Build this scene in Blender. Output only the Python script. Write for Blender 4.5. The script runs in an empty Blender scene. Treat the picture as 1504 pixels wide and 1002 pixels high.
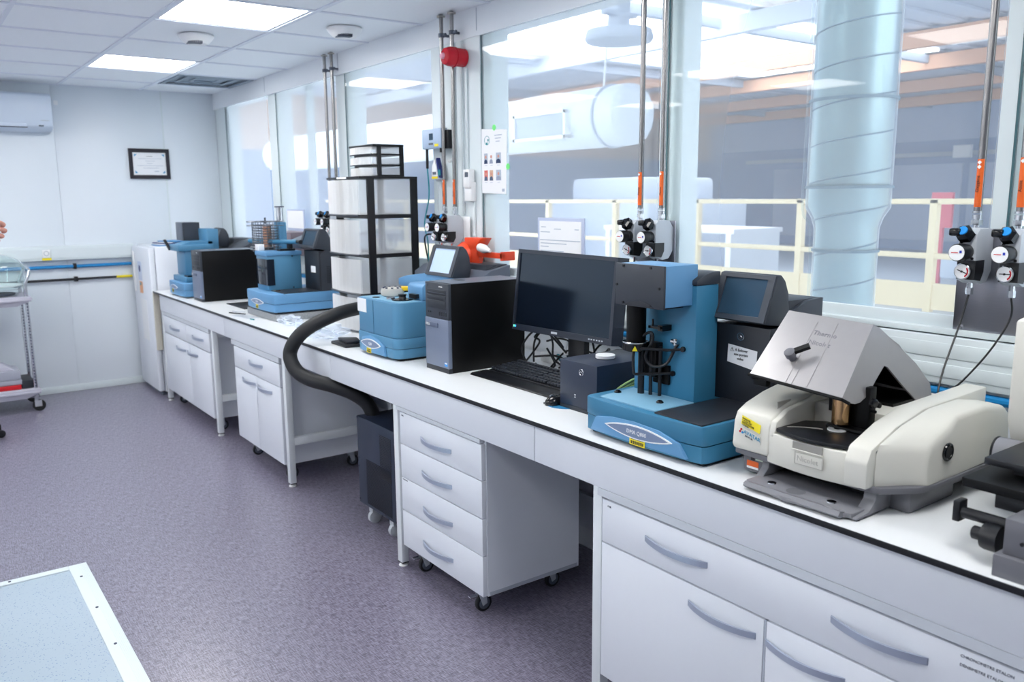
import bpy, bmesh, math, random
from mathutils import Vector, Matrix, Quaternion
random.seed(7)
SC = bpy.context.scene
COL = SC.collection
PI = math.pi

# ------------------------------------------------------------------ camera
cam_d = bpy.data.cameras.new('camera'); cam = bpy.data.objects.new('camera', cam_d); COL.objects.link(cam)
YAW, PITCH, ROLL, FPX = 0.631682458, 0.171815663, -0.00808204532, 1225.9
cy, sy = math.cos(YAW), math.sin(YAW)
fw = Vector((sy, cy, 0)); rt = Vector((cy, -sy, 0)); up = Vector((0, 0, 1))
cp, sp = math.cos(PITCH), math.sin(PITCH)
f2 = fw*cp - up*sp; u2 = up*cp + fw*sp
cr, sr = math.cos(ROLL), math.sin(ROLL)
r3 = rt*cr + u2*sr; u3 = -rt*sr + u2*cr
mt = Matrix((r3, u3, -f2)).transposed().to_4x4(); mt.translation = (-1.6574, 0, 1.6448)
cam.matrix_world = mt
cam_d.sensor_width = 36; cam_d.lens = FPX/1504*36; cam_d.clip_start = .05; cam_d.clip_end = 200
cam_d.dof.use_dof = True; cam_d.dof.focus_distance = 2.75; cam_d.dof.aperture_fstop = 4.0
SC.camera = cam

# ------------------------------------------------------------------ world, exposure
SC.view_settings.view_transform = 'Standard'; SC.view_settings.look = 'None'
SC.view_settings.gamma = 1; SC.view_settings.use_curve_mapping = False
SC.view_settings.exposure = 0.0
SC.cycles.transparent_max_bounces = 32
w = bpy.data.worlds.new('world'); SC.world = w; w.use_nodes = True
bgn = w.node_tree.nodes['Background']; bgn.inputs[0].default_value = (.86, .91, .97, 1); bgn.inputs[1].default_value = 3.3
LAMP = 18.0          # strength of the ceiling lamps
SKYL = 5.0          # strength of the hall's translucent roof sheets

# ------------------------------------------------------------------ materials
def s2l(c):
    return tuple(((v/255)/12.92 if v/255 <= .04045 else (((v/255)+.055)/1.055)**2.4) for v in c)
MATS = {}
def mat(name, rgb, rough=.5, metal=0., spec=.5, noise=.04, nscale=30., bump=0., emit=0., trans=0., ior=1.45, coat=0., alpha=1., stretch=None):
    if name in MATS: return MATS[name]
    m = bpy.data.materials.new(name); m.use_nodes = True; nt = m.node_tree; b = nt.nodes['Principled BSDF']
    c = s2l(rgb)
    b.inputs['Roughness'].default_value = rough; b.inputs['Metallic'].default_value = metal
    b.inputs['Specular IOR Level'].default_value = spec; b.inputs['IOR'].default_value = ior
    b.inputs['Transmission Weight'].default_value = trans; b.inputs['Coat Weight'].default_value = coat
    b.inputs['Alpha'].default_value = alpha
    tc = nt.nodes.new('ShaderNodeTexCoord'); mp = nt.nodes.new('ShaderNodeMapping')
    nt.links.new(tc.outputs['Object'], mp.inputs[0])
    if stretch: mp.inputs['Scale'].default_value = stretch
    n = nt.nodes.new('ShaderNodeTexNoise'); n.inputs['Scale'].default_value = nscale; n.inputs['Detail'].default_value = 3
    nt.links.new(mp.outputs[0], n.inputs['Vector'])
    mx = nt.nodes.new('ShaderNodeMix'); mx.data_type = 'RGBA'
    mx.inputs[6].default_value = (*[v*(1-noise) for v in c], 1); mx.inputs[7].default_value = (*[min(1, v*(1+noise)) for v in c], 1)
    nt.links.new(n.outputs['Fac'], mx.inputs[0]); nt.links.new(mx.outputs[2], b.inputs['Base Color'])
    if bump:
        bp = nt.nodes.new('ShaderNodeBump'); bp.inputs['Strength'].default_value = bump; bp.inputs['Distance'].default_value = .002
        nt.links.new(n.outputs['Fac'], bp.inputs['Height']); nt.links.new(bp.outputs[0], b.inputs['Normal'])
    if emit:
        b.inputs['Emission Color'].default_value = (*c, 1); b.inputs['Emission Strength'].default_value = emit
    MATS[name] = m
    return m
WALL = mat('wall_paint', (232, 237, 243), .45, noise=.01)
WALLF = mat('wall_panel', (222, 230, 238), .4, noise=.012, nscale=3)
FRAME = mat('window_frame_white', (216, 226, 230), .4, noise=.01)
CEIL = mat('ceiling_tile', (244, 249, 255), .8, noise=.02, nscale=60)
TBAR = mat('ceiling_bar', (226, 232, 243), .5, noise=.01)
CAB = mat('cabinet_laminate', (224, 229, 238), .42, noise=.008)
CABE = mat('cabinet_edge_grey', (176, 183, 196), .45, noise=.01)
STRIP = mat('grey_strip', (205, 211, 220), .45, noise=.01)
TOPW = mat('worktop_white', (228, 231, 234), .3, noise=.01)
TOPB = mat('worktop_core', (22, 24, 30), .4)
STEELP = mat('steel_leg', (222, 228, 233), .35, noise=.01)
HANDLE = mat('handle_satin', (176, 186, 204), .28, .6, noise=.03)
CHROME = mat('chrome', (205, 208, 212), .15, 1., noise=.03)
PIPE = mat('stainless_pipe', (150, 148, 148), .25, 1., noise=.12, nscale=40)
BRUSH = mat('brushed_plate', (150, 150, 158), .3, 1., noise=.06, stretch=(1, 1, 12))
ALU = mat('grey_aluminium', (188, 194, 202), .4, .1)
BLK = mat('black_plastic', (20, 22, 27), .38)
BLKG = mat('black_gloss', (12, 14, 18), .12)
BLKM = mat('black_matte', (6, 7, 9), .45, spec=.25)
RUB = mat('black_rubber', (26, 28, 32), .55, noise=.1)
TOWER = mat('dark_tower', (54, 59, 68), .42)
TOWERD = mat('darker_tower', (38, 42, 50), .45)
TOWERL = mat('mid_tower', (88, 96, 110), .4)
BLUEM = mat('instrument_blue_half_lit', (80, 134, 170), .42, noise=.02)  # same instrument blue, partly lightened to carry the light on front faces
BLUE = mat('instrument_blue', (52, 118, 154), .42, noise=.02)
BLUEL = mat('instrument_blue_lit', (94, 146, 190), .42, noise=.02)  # same instrument blue with lit faces and distance haze put into the colour
BLUET = mat('instrument_blue_tray', (120, 168, 196), .45, noise=.02)
BEZ = mat('screen_bezel', (60, 66, 76), .4)
KEYC = mat('key_black', (40, 44, 52), .3)
SCRN = mat('lcd_blue', (48, 72, 92), .12, spec=.6)
SCRNL = mat('lcd_pale', (176, 196, 222), .15, emit=.35)
MONS = mat('monitor_screen', (14, 22, 34), .14, spec=.6)
MONS.node_tree.nodes['Principled BSDF'].inputs['Specular Tint'].default_value = (.55, .78, 1., 1)
MONF = mat('monitor_bezel', (40, 46, 58), .4)
WHT = mat('white_plastic', (236, 238, 240), .4)
WPAP = mat('white_paper', (238, 240, 244), .7, noise=.01)
BEIGE = mat('spectro_beige', (214, 213, 205), .42, noise=.015)
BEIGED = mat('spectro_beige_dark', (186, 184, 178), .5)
GREYP = mat('spectro_grey', (104, 105, 112), .45)
GREYL = mat('spectro_grey_light', (124, 125, 132), .42)
HOOD = mat('silver_hood', (164, 162, 164), .34, .45, noise=.04)
BRASS = mat('polished_brass', (205, 165, 120), .12, 1.)
YEL = mat('yellow_label', (238, 218, 40), .5)
ORG = mat('orange_label', (226, 100, 36), .45)
ORGP = mat('orange_plastic', (235, 74, 30), .4)
RED = mat('red_plastic', (196, 18, 40), .22, noise=.08)
REDB = mat('red_box', (190, 24, 34), .4)
GRN = mat('green_dot', (120, 232, 130), .6)
BPIPE = mat('blue_pipe', (24, 132, 196), .35)
BTAG = mat('blue_tag', (30, 144, 224), .4)
TEAL = mat('teal_plug', (40, 140, 150), .4)
SLAB = mat('stone_slab', (146, 150, 154), .7, noise=.4, nscale=120)
INK = mat('ink', (70, 76, 96), .6)
INKB = mat('ink_black', (26, 26, 30), .6)
INKC = mat('ink_cyan', (30, 150, 196), .5)
DKBOX = mat('navy_steel', (36, 46, 66), .4)
DKBOX2 = mat('navy_steel_top', (40, 46, 62), .3)
GALV = mat('galvanised_duct', (166, 186, 190), .30, .7, noise=.10, nscale=6, stretch=(6, 6, .4))  # stretched noise puts vertical highlight bands into the metal colour
GALVD = mat('duct_strap', (96, 122, 138), .5)
RAILY = mat('rail_yellow', (240, 222, 186), .5)
HWALL = mat('hall_wall_blue', (142, 164, 200), .7, noise=.05, nscale=1)
HWALL2 = mat('hall_wall_panel', (180, 194, 220), .7, noise=.03, nscale=1)
HORG = mat('hall_beam_orange', (226, 176, 148), .6)
HPINK = mat('hall_upper_wall', (216, 192, 180), .8)
HROOF = mat('hall_roof_sheet', (222, 228, 238), .7)
HGREY = mat('hall_grey', (176, 186, 202), .6)
HWHT = mat('hall_white', (235, 238, 242), .6)
HFLR = mat('hall_floor', (232, 236, 240), .6)
SKIN = mat('skin', (208, 150, 135), .5, noise=.1)
COAT = mat('white_coat', (230, 233, 238), .8)
TROUS = mat('dark_trousers', (44, 50, 66), .8)
HAIR = mat('brown_hair', (60, 42, 34), .6)
TRAYG = mat('grey_tray', (158, 162, 176), .45)
CARTP = mat('cart_plastic', (176, 176, 190), .45)
BROWN = mat('brown_grey', (118, 108, 118), .5)
CREAM = mat('cream_side', (214, 210, 198), .6)
FRIDGE = mat('fridge_white', (228, 233, 242), .3, noise=.01)
ACW = mat('aircon_white', (208, 220, 236), .35, noise=.01)
VENTG = mat('vent_grey', (146, 160, 174), .5)
COPPER = mat('copper', (206, 160, 136), .3, 1.)
HANDTAPE = mat('pale_green', (150, 180, 120), .4)

def emis(name, rgb, s):
    m = bpy.data.materials.new(name); m.use_nodes = True; nt = m.node_tree; nt.nodes.clear()
    o = nt.nodes.new('ShaderNodeOutputMaterial'); e = nt.nodes.new('ShaderNodeEmission')
    e.inputs[0].default_value = (*s2l(rgb), 1); e.inputs[1].default_value = s
    nt.links.new(e.outputs[0], o.inputs[0]); return m
LAMPM = emis('lamp_diffuser', (253, 252, 249), LAMP)
SKYM = emis('skylight_sheet', (250, 252, 255), SKYL)
LEDB = emis('blue_led', (60, 170, 255), 2.)
LEDG = emis('green_led', (120, 240, 190), 2.)

def glassmat(name, haze, tint=(.93, .97, .97), hazec=(.86, .92, 1.), through=.5):
    m = bpy.data.materials.new(name); m.use_nodes = True; nt = m.node_tree; nt.nodes.clear()
    o = nt.nodes.new('ShaderNodeOutputMaterial')
    tr = nt.nodes.new('ShaderNodeBsdfTransparent'); tr.inputs[0].default_value = (*tint, 1)
    gl = nt.nodes.new('ShaderNodeBsdfGlossy'); gl.inputs['Roughness'].default_value = .02
    fr = nt.nodes.new('ShaderNodeFresnel'); fr.inputs[0].default_value = 1.45
    m1 = nt.nodes.new('ShaderNodeMixShader')
    ge = nt.nodes.new('ShaderNodeNewGeometry'); nb = nt.nodes.new('ShaderNodeMath'); nb.operation = 'SUBTRACT'; nb.inputs[0].default_value = 1
    nt.links.new(ge.outputs['Backfacing'], nb.inputs[1])
    fm = nt.nodes.new('ShaderNodeMath'); fm.operation = 'MULTIPLY'; nt.links.new(fr.outputs[0], fm.inputs[0]); nt.links.new(nb.outputs[0], fm.inputs[1])
    nt.links.new(fm.outputs[0], m1.inputs[0]); nt.links.new(tr.outputs[0], m1.inputs[1]); nt.links.new(gl.outputs[0], m1.inputs[2])
    df = nt.nodes.new('ShaderNodeBsdfDiffuse'); df.inputs[0].default_value = (*hazec, 1)
    tl = nt.nodes.new('ShaderNodeBsdfTranslucent'); tl.inputs[0].default_value = (*hazec, 1)
    m2 = nt.nodes.new('ShaderNodeMixShader'); m2.inputs[0].default_value = through
    nt.links.new(df.outputs[0], m2.inputs[1]); nt.links.new(tl.outputs[0], m2.inputs[2])
    dt = nt.nodes.new('ShaderNodeVectorMath'); dt.operation = 'DOT_PRODUCT'
    nt.links.new(ge.outputs['Normal'], dt.inputs[0]); nt.links.new(ge.outputs['Incoming'], dt.inputs[1])
    ab = nt.nodes.new('ShaderNodeMath'); ab.operation = 'ABSOLUTE'; nt.links.new(dt.outputs['Value'], ab.inputs[0])
    dv = nt.nodes.new('ShaderNodeMath'); dv.operation = 'DIVIDE'; dv.inputs[0].default_value = -haze; nt.links.new(ab.outputs[0], dv.inputs[1])
    ex = nt.nodes.new('ShaderNodeMath'); ex.operation = 'EXPONENT'; nt.links.new(dv.outputs[0], ex.inputs[0])
    mr = nt.nodes.new('ShaderNodeMath'); mr.operation = 'SUBTRACT'; mr.inputs[0].default_value = 1.; nt.links.new(ex.outputs[0], mr.inputs[1])
    m3 = nt.nodes.new('ShaderNodeMixShader')
    mb_ = nt.nodes.new('ShaderNodeMath'); mb_.operation = 'MULTIPLY'; nt.links.new(mr.outputs[0], mb_.inputs[0]); nt.links.new(nb.outputs[0], mb_.inputs[1])
    nt.links.new(mb_.outputs[0], m3.inputs[0]); nt.links.new(m1.outputs[0], m3.inputs[1]); nt.links.new(m2.outputs[0], m3.inputs[2])
    nt.links.new(m3.outputs[0], o.inputs[0]); return m
PANE = glassmat('window_glass', .22, (.95, .98, .98), (.93, .97, 1.))
CLEAR = glassmat('clear_plastic', .2, (.95, .97, 1.))
BOWLG = glassmat('bowl_glass', .05, (.94, .98, .97))
FROST = glassmat('frosted_drawer', .45, (.99, .995, 1.), (1., 1., 1.), .35)
WRAP = glassmat('duct_wrap', .10, (.93, .97, .98))
BAGM = glassmat('plastic_bag', .30, (.93, .96, 1.), (.85, .9, .97))
DKGL = mat('dark_glass', (30, 38, 50), .06, spec=.7)
EDGEG = mat('glass_edge_green', (58, 96, 104), .2)

def floor_material():
    m = bpy.data.materials.new('vinyl_floor'); m.use_nodes = True; nt = m.node_tree; b = nt.nodes['Principled BSDF']
    tc = nt.nodes.new('ShaderNodeTexCoord')
    def streak(sc, scale):
        mp = nt.nodes.new('ShaderNodeMapping'); mp.inputs['Scale'].default_value = sc
        n = nt.nodes.new('ShaderNodeTexNoise'); n.inputs['Scale'].default_value = scale; n.inputs['Detail'].default_value = 4; n.inputs['Roughness'].default_value = .7
        nt.links.new(tc.outputs['Object'], mp.inputs[0]); nt.links.new(mp.outputs[0], n.inputs[0]); return n
    a = streak((7, .7, 1), 34); c = streak((.9, 7, 1), 34)
    ad = nt.nodes.new('ShaderNodeMath'); ad.operation = 'ADD'
    nt.links.new(a.outputs['Fac'], ad.inputs[0]); nt.links.new(c.outputs['Fac'], ad.inputs[1])
    r = nt.nodes.new('ShaderNodeValToRGB'); r.color_ramp.elements[0].position = .42; r.color_ramp.elements[1].position = .59
    r.color_ramp.elements[0].color = (*s2l((80, 74, 90)), 1); r.color_ramp.elements[1].color = (*s2l((150, 146, 167)), 1)
    dv = nt.nodes.new('ShaderNodeMath'); dv.operation = 'MULTIPLY'; dv.inputs[1].default_value = .5
    nt.links.new(ad.outputs[0], dv.inputs[0]); nt.links.new(dv.outputs[0], r.inputs[0]); nt.links.new(r.outputs[0], b.inputs['Base Color'])
    b.inputs['Roughness'].default_value = .33; b.inputs['Specular IOR Level'].default_value = .7; b.inputs['Coat Weight'].default_value = .3; b.inputs['Coat Roughness'].default_value = .22
    bp = nt.nodes.new('ShaderNodeBump'); bp.inputs['Strength'].default_value = .25; bp.inputs['Distance'].default_value = .001
    nt.links.new(dv.outputs[0], bp.inputs['Height']); nt.links.new(bp.outputs[0], b.inputs['Normal'])
    return m
FLOORM = floor_material()
def speckle_material():
    m = bpy.data.materials.new('speckled_vinyl'); m.use_nodes = True; nt = m.node_tree; b = nt.nodes['Principled BSDF']
    tc = nt.nodes.new('ShaderNodeTexCoord')
    v = nt.nodes.new('ShaderNodeTexVoronoi'); v.inputs['Scale'].default_value = 95; nt.links.new(tc.outputs['Object'], v.inputs[0])
    n = nt.nodes.new('ShaderNodeTexNoise'); n.inputs['Scale'].default_value = 30; nt.links.new(tc.outputs['Object'], n.inputs[0])
    ml = nt.nodes.new('ShaderNodeMath'); ml.operation = 'MULTIPLY'; ml.inputs[1].default_value = .42
    nt.links.new(n.outputs['Fac'], ml.inputs[0])
    lt = nt.nodes.new('ShaderNodeMath'); lt.operation = 'LESS_THAN'
    nt.links.new(v.outputs['Distance'], lt.inputs[0])
    nt.links.new(ml.outputs[0], lt.inputs[1])
    mx = nt.nodes.new('ShaderNodeMix'); mx.data_type = 'RGBA'
    mx.inputs[6].default_value = (*s2l((164, 180, 194)), 1); mx.inputs[7].default_value = (*s2l((126, 146, 178)), 1)
    nt.links.new(lt.outputs[0], mx.inputs[0]); nt.links.new(mx.outputs[2], b.inputs['Base Color'])
    b.inputs['Roughness'].default_value = .5
    return m
SPECK = speckle_material()

# ------------------------------------------------------------------ mesh helpers
class MB:
    def __init__(s): s.b = bmesh.new()
    def box(s, x0, x1, y0, y1, z0, z1, rot=0., bev=0.):
        r = bmesh.ops.create_cube(s.b, size=1)['verts']
        sx, sy_, sz = x1-x0, y1-y0, z1-z0; c = Vector(((x0+x1)/2, (y0+y1)/2, (z0+z1)/2))
        q = Matrix.Rotation(rot, 3, 'Z')
        for v in r:
            v.co = q @ Vector((v.co.x*sx, v.co.y*sy_, v.co.z*sz)) + c
        if bev:
            es = list({e for v in r for e in v.link_edges})
            bmesh.ops.bevel(s.b, geom=es, offset=bev, segments=2, affect='EDGES', profile=.5)
        return s
    def prism(s, pts, axis, a, b, bev=0., seg=2):
        """pts: 2D outline; axis the extrusion axis. x:(y,z) y:(x,z) z:(x,y)"""
        def P(p, t):
            return {'x': (t, p[0], p[1]), 'y': (p[0], t, p[1]), 'z': (p[0], p[1], t)}[axis]
        va = [s.b.verts.new(P(p, a)) for p in pts]; vb = [s.b.verts.new(P(p, b)) for p in pts]
        n = len(pts); fs = [s.b.faces.new(va), s.b.faces.new(vb[::-1])]
        for i in range(n): fs.append(s.b.faces.new((va[i], vb[i], vb[(i+1) % n], va[(i+1) % n])))
        bmesh.ops.recalc_face_normals(s.b, faces=fs)
        if bev:
            es = list({e for f in fs for e in f.edges if len(e.link_faces) == 2 and e.calc_face_angle(0) > .5})
            bmesh.ops.bevel(s.b, geom=es, offset=bev, segments=seg, affect='EDGES', profile=.5)
        return s
    def poly(s, pts3, thick):
        """planar polygon in space given thickness vector"""
        t = Vector(thick); va = [s.b.verts.new(p) for p in pts3]; vb = [s.b.verts.new(Vector(p)+t) for p in pts3]
        n = len(pts3); fs = [s.b.faces.new(va), s.b.faces.new(vb[::-1])]
        for i in range(n): fs.append(s.b.faces.new((va[i], vb[i], vb[(i+1) % n], va[(i+1) % n])))
        bmesh.ops.recalc_face_normals(s.b, faces=fs); return s
    def loft(s, rings, bev=0.):
        rr = [[s.b.verts.new(p) for p in r] for r in rings]; n = len(rr[0]); fs = []
        for a, b in zip(rr, rr[1:]):
            for i in range(n): fs.append(s.b.faces.new((a[i], a[(i+1) % n], b[(i+1) % n], b[i])))
        fs.append(s.b.faces.new(rr[0][::-1])); fs.append(s.b.faces.new(rr[-1]))
        bmesh.ops.recalc_face_normals(s.b, faces=fs)
        if bev:
            es = list({e for f in fs for e in f.edges if len(e.link_faces) == 2 and e.calc_face_angle(0) > .6})
            bmesh.ops.bevel(s.b, geom=es, offset=bev, segments=2, affect='EDGES', profile=.5)
        return s
    def lathe(s, prof, c, axis='z', seg=24, cap=True, flip=1):
        """prof: (r, t) along axis from c"""
        c = Vector(c); ax = {'x': Vector((1, 0, 0)), 'y': Vector((0, 1, 0)), 'z': Vector((0, 0, 1))}[axis] if isinstance(axis, str) else Vector(axis).normalized()
        u = ax.orthogonal().normalized(); v = ax.cross(u); rings = []
        for r, t in prof:
            rings.append([s.b.verts.new(c + ax*t + (u*math.cos(2*PI*i/seg) + v*math.sin(2*PI*i/seg))*max(r, 1e-4)) for i in range(seg)])
        fs = []
        for a, b in zip(rings, rings[1:]):
            for i in range(seg): fs.append(s.b.faces.new((a[i], a[(i+1) % seg], b[(i+1) % seg], b[i])))
        if cap: fs.append(s.b.faces.new(rings[0][::-1])); fs.append(s.b.faces.new(rings[-1]))
        bmesh.ops.recalc_face_normals(s.b, faces=fs)
        return s
    def cyl(s, c, axis, r, h, seg=20, bev=0.):
        if bev: return s.lathe([(r-bev, 0), (r, bev), (r, h-bev), (r-bev, h)], c, axis, seg)
        return s.lathe([(r, 0), (r, h)], c, axis, seg)
    def tube(s, pts, r, seg=8, smooth=0, closed=False):
        P = [Vector(p) for p in pts]
        if smooth:
            Q = []; n = len(P)
            for i in range(n-1):
                p0, p1, p2, p3 = P[max(i-1, 0)], P[i], P[i+1], P[min(i+2, n-1)]
                for k in range(smooth):
                    t = k/smooth
                    Q.append(.5*((2*p1)+(-p0+p2)*t+(2*p0-5*p1+4*p2-p3)*t*t+(-p0+3*p1-3*p2+p3)*t**3))
            Q.append(P[-1]); P = Q
        n = len(P); rs = r if isinstance(r, (list, tuple)) else [r]*n
        if len(rs) != n: rs = [rs[min(int(i/(n-1)*(len(rs)-1)+.5), len(rs)-1)] for i in range(n)]
        T = [(P[min(i+1, n-1)]-P[max(i-1, 0)]).normalized() for i in range(n)]
        u = T[0].orthogonal().normalized(); rings = []; pt = T[0]
        for i in range(n):
            q = pt.rotation_difference(T[i]); u = (q @ u).normalized(); pt = T[i]; v = T[i].cross(u)
            rings.append([s.b.verts.new(P[i]+(u*math.cos(2*PI*k/seg)+v*math.sin(2*PI*k/seg))*rs[i]) for k in range(seg)])
        fs = []
        for a, b in zip(rings, rings[1:]):
            for k in range(seg): fs.append(s.b.faces.new((a[k], a[(k+1) % seg], b[(k+1) % seg], b[k])))
        fs.append(s.b.faces.new(rings[0][::-1])); fs.append(s.b.faces.new(rings[-1]))
        bmesh.ops.recalc_face_normals(s.b, faces=fs); return s
    def sphere(s, c, r, sc=(1, 1, 1), seg=16):
        v = bmesh.ops.create_uvsphere(s.b, u_segments=seg, v_segments=seg//2, radius=r)['verts']
        for q in v: q.co = Vector((q.co.x*sc[0], q.co.y*sc[1], q.co.z*sc[2])) + Vector(c)
        return s
    def torus(s, c, axis, R, r, seg=28, k=8):
        c = Vector(c); ax = {'x': Vector((1, 0, 0)), 'y': Vector((0, 1, 0)), 'z': Vector((0, 0, 1))}[axis] if isinstance(axis, str) else Vector(axis).normalized()
        u = ax.orthogonal().normalized(); v = ax.cross(u); rings = []
        for i in range(seg):
            d = u*math.cos(2*PI*i/seg)+v*math.sin(2*PI*i/seg)
            rings.append([s.b.verts.new(c+d*(R+r*math.cos(2*PI*j/k))+ax*r*math.sin(2*PI*j/k)) for j in range(k)])
        fs = []
        for i in range(seg):
            a, b = rings[i], rings[(i+1) % seg]
            for j in range(k): fs.append(s.b.faces.new((a[j], a[(j+1) % k], b[(j+1) % k], b[j])))
        bmesh.ops.recalc_face_normals(s.b, faces=fs); return s
    def rotate(s, ang, axis, c):
        bmesh.ops.rotate(s.b, verts=s.b.verts, cent=c, matrix=Matrix.Rotation(ang, 3, axis)); return s

ORG_ = {}
def tag(o, label=None, cat=None, group=None, kind=None):
    if label: o['label'] = label
    if cat: o['category'] = cat
    if group: o['group'] = group
    if kind: o['kind'] = kind
    return o
def obj(name, mb, m, parent=None, ang=.6, label=None, kind=None):
    me = bpy.data.meshes.new(name); b = mb.b
    if parent is None and kind != 'structure':
        xs = [v.co for v in b.verts]
        o0 = Vector(((min(v.x for v in xs)+max(v.x for v in xs))/2, (min(v.y for v in xs)+max(v.y for v in xs))/2, min(v.z for v in xs)))
    elif parent is None: o0 = Vector((0, 0, 0))
    else: o0 = ORG_[parent.name]
    for v in b.verts: v.co -= o0
    b.to_mesh(me); b.free()
    me.materials.append(m)
    for p in me.polygons: p.use_smooth = True
    me.set_sharp_from_angle(angle=ang)
    o = bpy.data.objects.new(name, me); COL.objects.link(o)
    if parent is None: o.location = o0
    else: o.parent = parent
    ORG_[o.name] = o0
    if label: o['label'] = label
    if kind: o['kind'] = kind
    return o
def thing(name, label, cat, loc, group=None):
    o = bpy.data.objects.new(name, None); COL.objects.link(o); o.location = loc; o.empty_display_size = .1
    ORG_[o.name] = Vector(loc); return tag(o, label, cat, group)
def box(*a, **k): return MB().box(*a, **k)
def dup(root, delta, label=None):
    """copy of a thing, its parts and their sub-parts, moved by delta"""
    r = root.copy(); COL.objects.link(r); r.location = root.location + Vector(delta)
    if label: r['label'] = label
    for ch in list(root.children):
        c = ch.copy(); COL.objects.link(c); c.parent = r
        for g in ch.children:
            d = g.copy(); COL.objects.link(d); d.parent = c
    return r
def text(name, s, size, origin, right, upv, m, parent, align='LEFT', ext=.0004, sx=1.):
    cu = bpy.data.curves.new('t', 'FONT'); cu.body = s; cu.size = size; cu.extrude = ext; cu.align_x = align; cu.resolution_u = 2
    to = bpy.data.objects.new('t', cu); me = bpy.data.meshes.new_from_object(to)
    bpy.data.objects.remove(to); bpy.data.curves.remove(cu)
    R = Vector(right).normalized(); U = Vector(upv).normalized(); N = R.cross(U)
    o0 = ORG_[parent.name]
    for v in me.vertices: v.co = Vector(origin)+R*v.co.x*sx+U*v.co.y+N*v.co.z - o0
    me.name = name; me.materials.clear(); me.materials.append(m)
    o = bpy.data.objects.new(name, me); COL.objects.link(o); o.parent = parent; ORG_[o.name] = o0
    return o
NX = ((0, -1, 0), (0, 0, 1))     # text frame for faces that look towards -X

# ================================================================== ROOM SHELL
XL, XR, YB, YF, ZC = -4.0, .83, -2.2, 8.0, 2.58
obj('floor', box(XL-.1, XR+.12, YB-.1, YF+.1, -.1, 0), FLOORM, kind='structure')
ce = obj('ceiling', box(XL-.1, XR+.12, YB-.1, YF+.1, ZC+.03, ZC+.12), CEIL, kind='structure')
gx = [-.445+.64*k for k in range(-6, 3)]; gy = [4.2+.655*k for k in range(-10, 7)]
gx[0] = XL; gx[-1] = XR; gy[-1] = YF
tl = MB()
for x in gx[1:-1]: tl.box(x-.012, x+.012, YB, YF, ZC-.001, ZC+.012)
for y in gy: tl.box(XL, XR, y-.012, y+.012, ZC, ZC+.012)
obj('ceiling_grid', tl, TBAR, ce)
lamps = []
tile_cache = {}
for i in range(len(gx)-1):
    for j in range(len(gy)-1):
        x0, x1, y0, y1 = gx[i], gx[i+1], gy[j], gy[j+1]
        if y1 < YB+.05: continue
        y0 = max(y0, YB)
        if i in (1, 3, 6) and (j-10) % 3 == 0 and (j >= 7 or (i in (3, 6) and j == 4)): lamps.append((x0, x1, y0, y1)); continue  # unseen left column added to brighten cabinet fronts; near rows chosen for worktop brightness
        if i == 7 and j == 14: vent = (x0, x1, y0, y1); continue
        key = (round(x1-x0, 3), round(y1-y0, 3))
        if key not in tile_cache:
            t = MB().box(-key[0]/2+.008, key[0]/2-.008, -key[1]/2+.008, key[1]/2-.008, 0, .014, bev=.003)
            me = bpy.data.meshes.new('ceiling_tile'); t.b.to_mesh(me); t.b.free(); me.materials.append(CEIL); tile_cache[key] = me
        o = bpy.data.objects.new('ceiling_tile', tile_cache[key]); COL.objects.link(o); o.parent = ce
        o.location = ((x0+x1)/2, (y0+y1)/2, ZC+.006)
for k, (x0, x1, y0, y1) in enumerate(sorted(lamps, key=lambda q: (-q[0], q[2]))):
    lab = {4: 'larger square ceiling lamp panel nearer the camera, glowing white', 5: 'smaller looking square ceiling lamp panel near the far wall, glowing white'}.get(k if x0 > -1 else -1, 'square ceiling lamp outside the view, %s, %s' % ('bench side' if x0 > -1 else ('middle column' if x0 > -3 else 'added left column'), ['behind the camera', 'beside the camera', 'just ahead of the camera', 'level with the nearer visible lamp', 'level with the farther visible lamp'][min(4, int((y0+2.3)/1.95))]))
    t = thing('ceiling_lamp', lab, 'lamp', ((x0+x1)/2, (y0+y1)/2, ZC), 'square ceiling lamps')
    f = MB()
    for a in ((x0+.008, x1-.008, y0+.008, y0+.03), (x0+.008, x1-.008, y1-.03, y1-.008), (x0+.008, x0+.03, y0+.03, y1-.03), (x1-.03, x1-.008, y0+.03, y1-.03)):
        f.box(*a, ZC+.004, ZC+.02)
    obj('frame', f, TBAR, t)
    obj('diffuser', box(x0+.03, x1-.03, y0+.03, y1-.03, ZC+.006, ZC+.018), LAMPM, t)
x0, x1, y0, y1 = vent
t = thing('ceiling_vent', 'grey square air vent in the ceiling by the window wall', 'vent', ((x0+x1)/2, (y0+y1)/2, ZC))
obj('backing', box(x0+.02, x1-.02, y0+.02, y1-.02, ZC+.02, ZC+.028), VENTG, t)
for k in range(3):
    q = .03+k*.09; v = MB(); z = ZC-.002+.006*k
    for a in ((x0+q, x1-q, y0+q, y0+q+.03), (x0+q, x1-q, y1-q-.03, y1-q), (x0+q, x0+q+.03, y0+q+.03, y1-q-.03), (x1-q-.03, x1-q, y0+q+.03, y1-q-.03)): v.box(*a, z, z+.006)
    obj('slat', v, VENTG, t)
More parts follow.
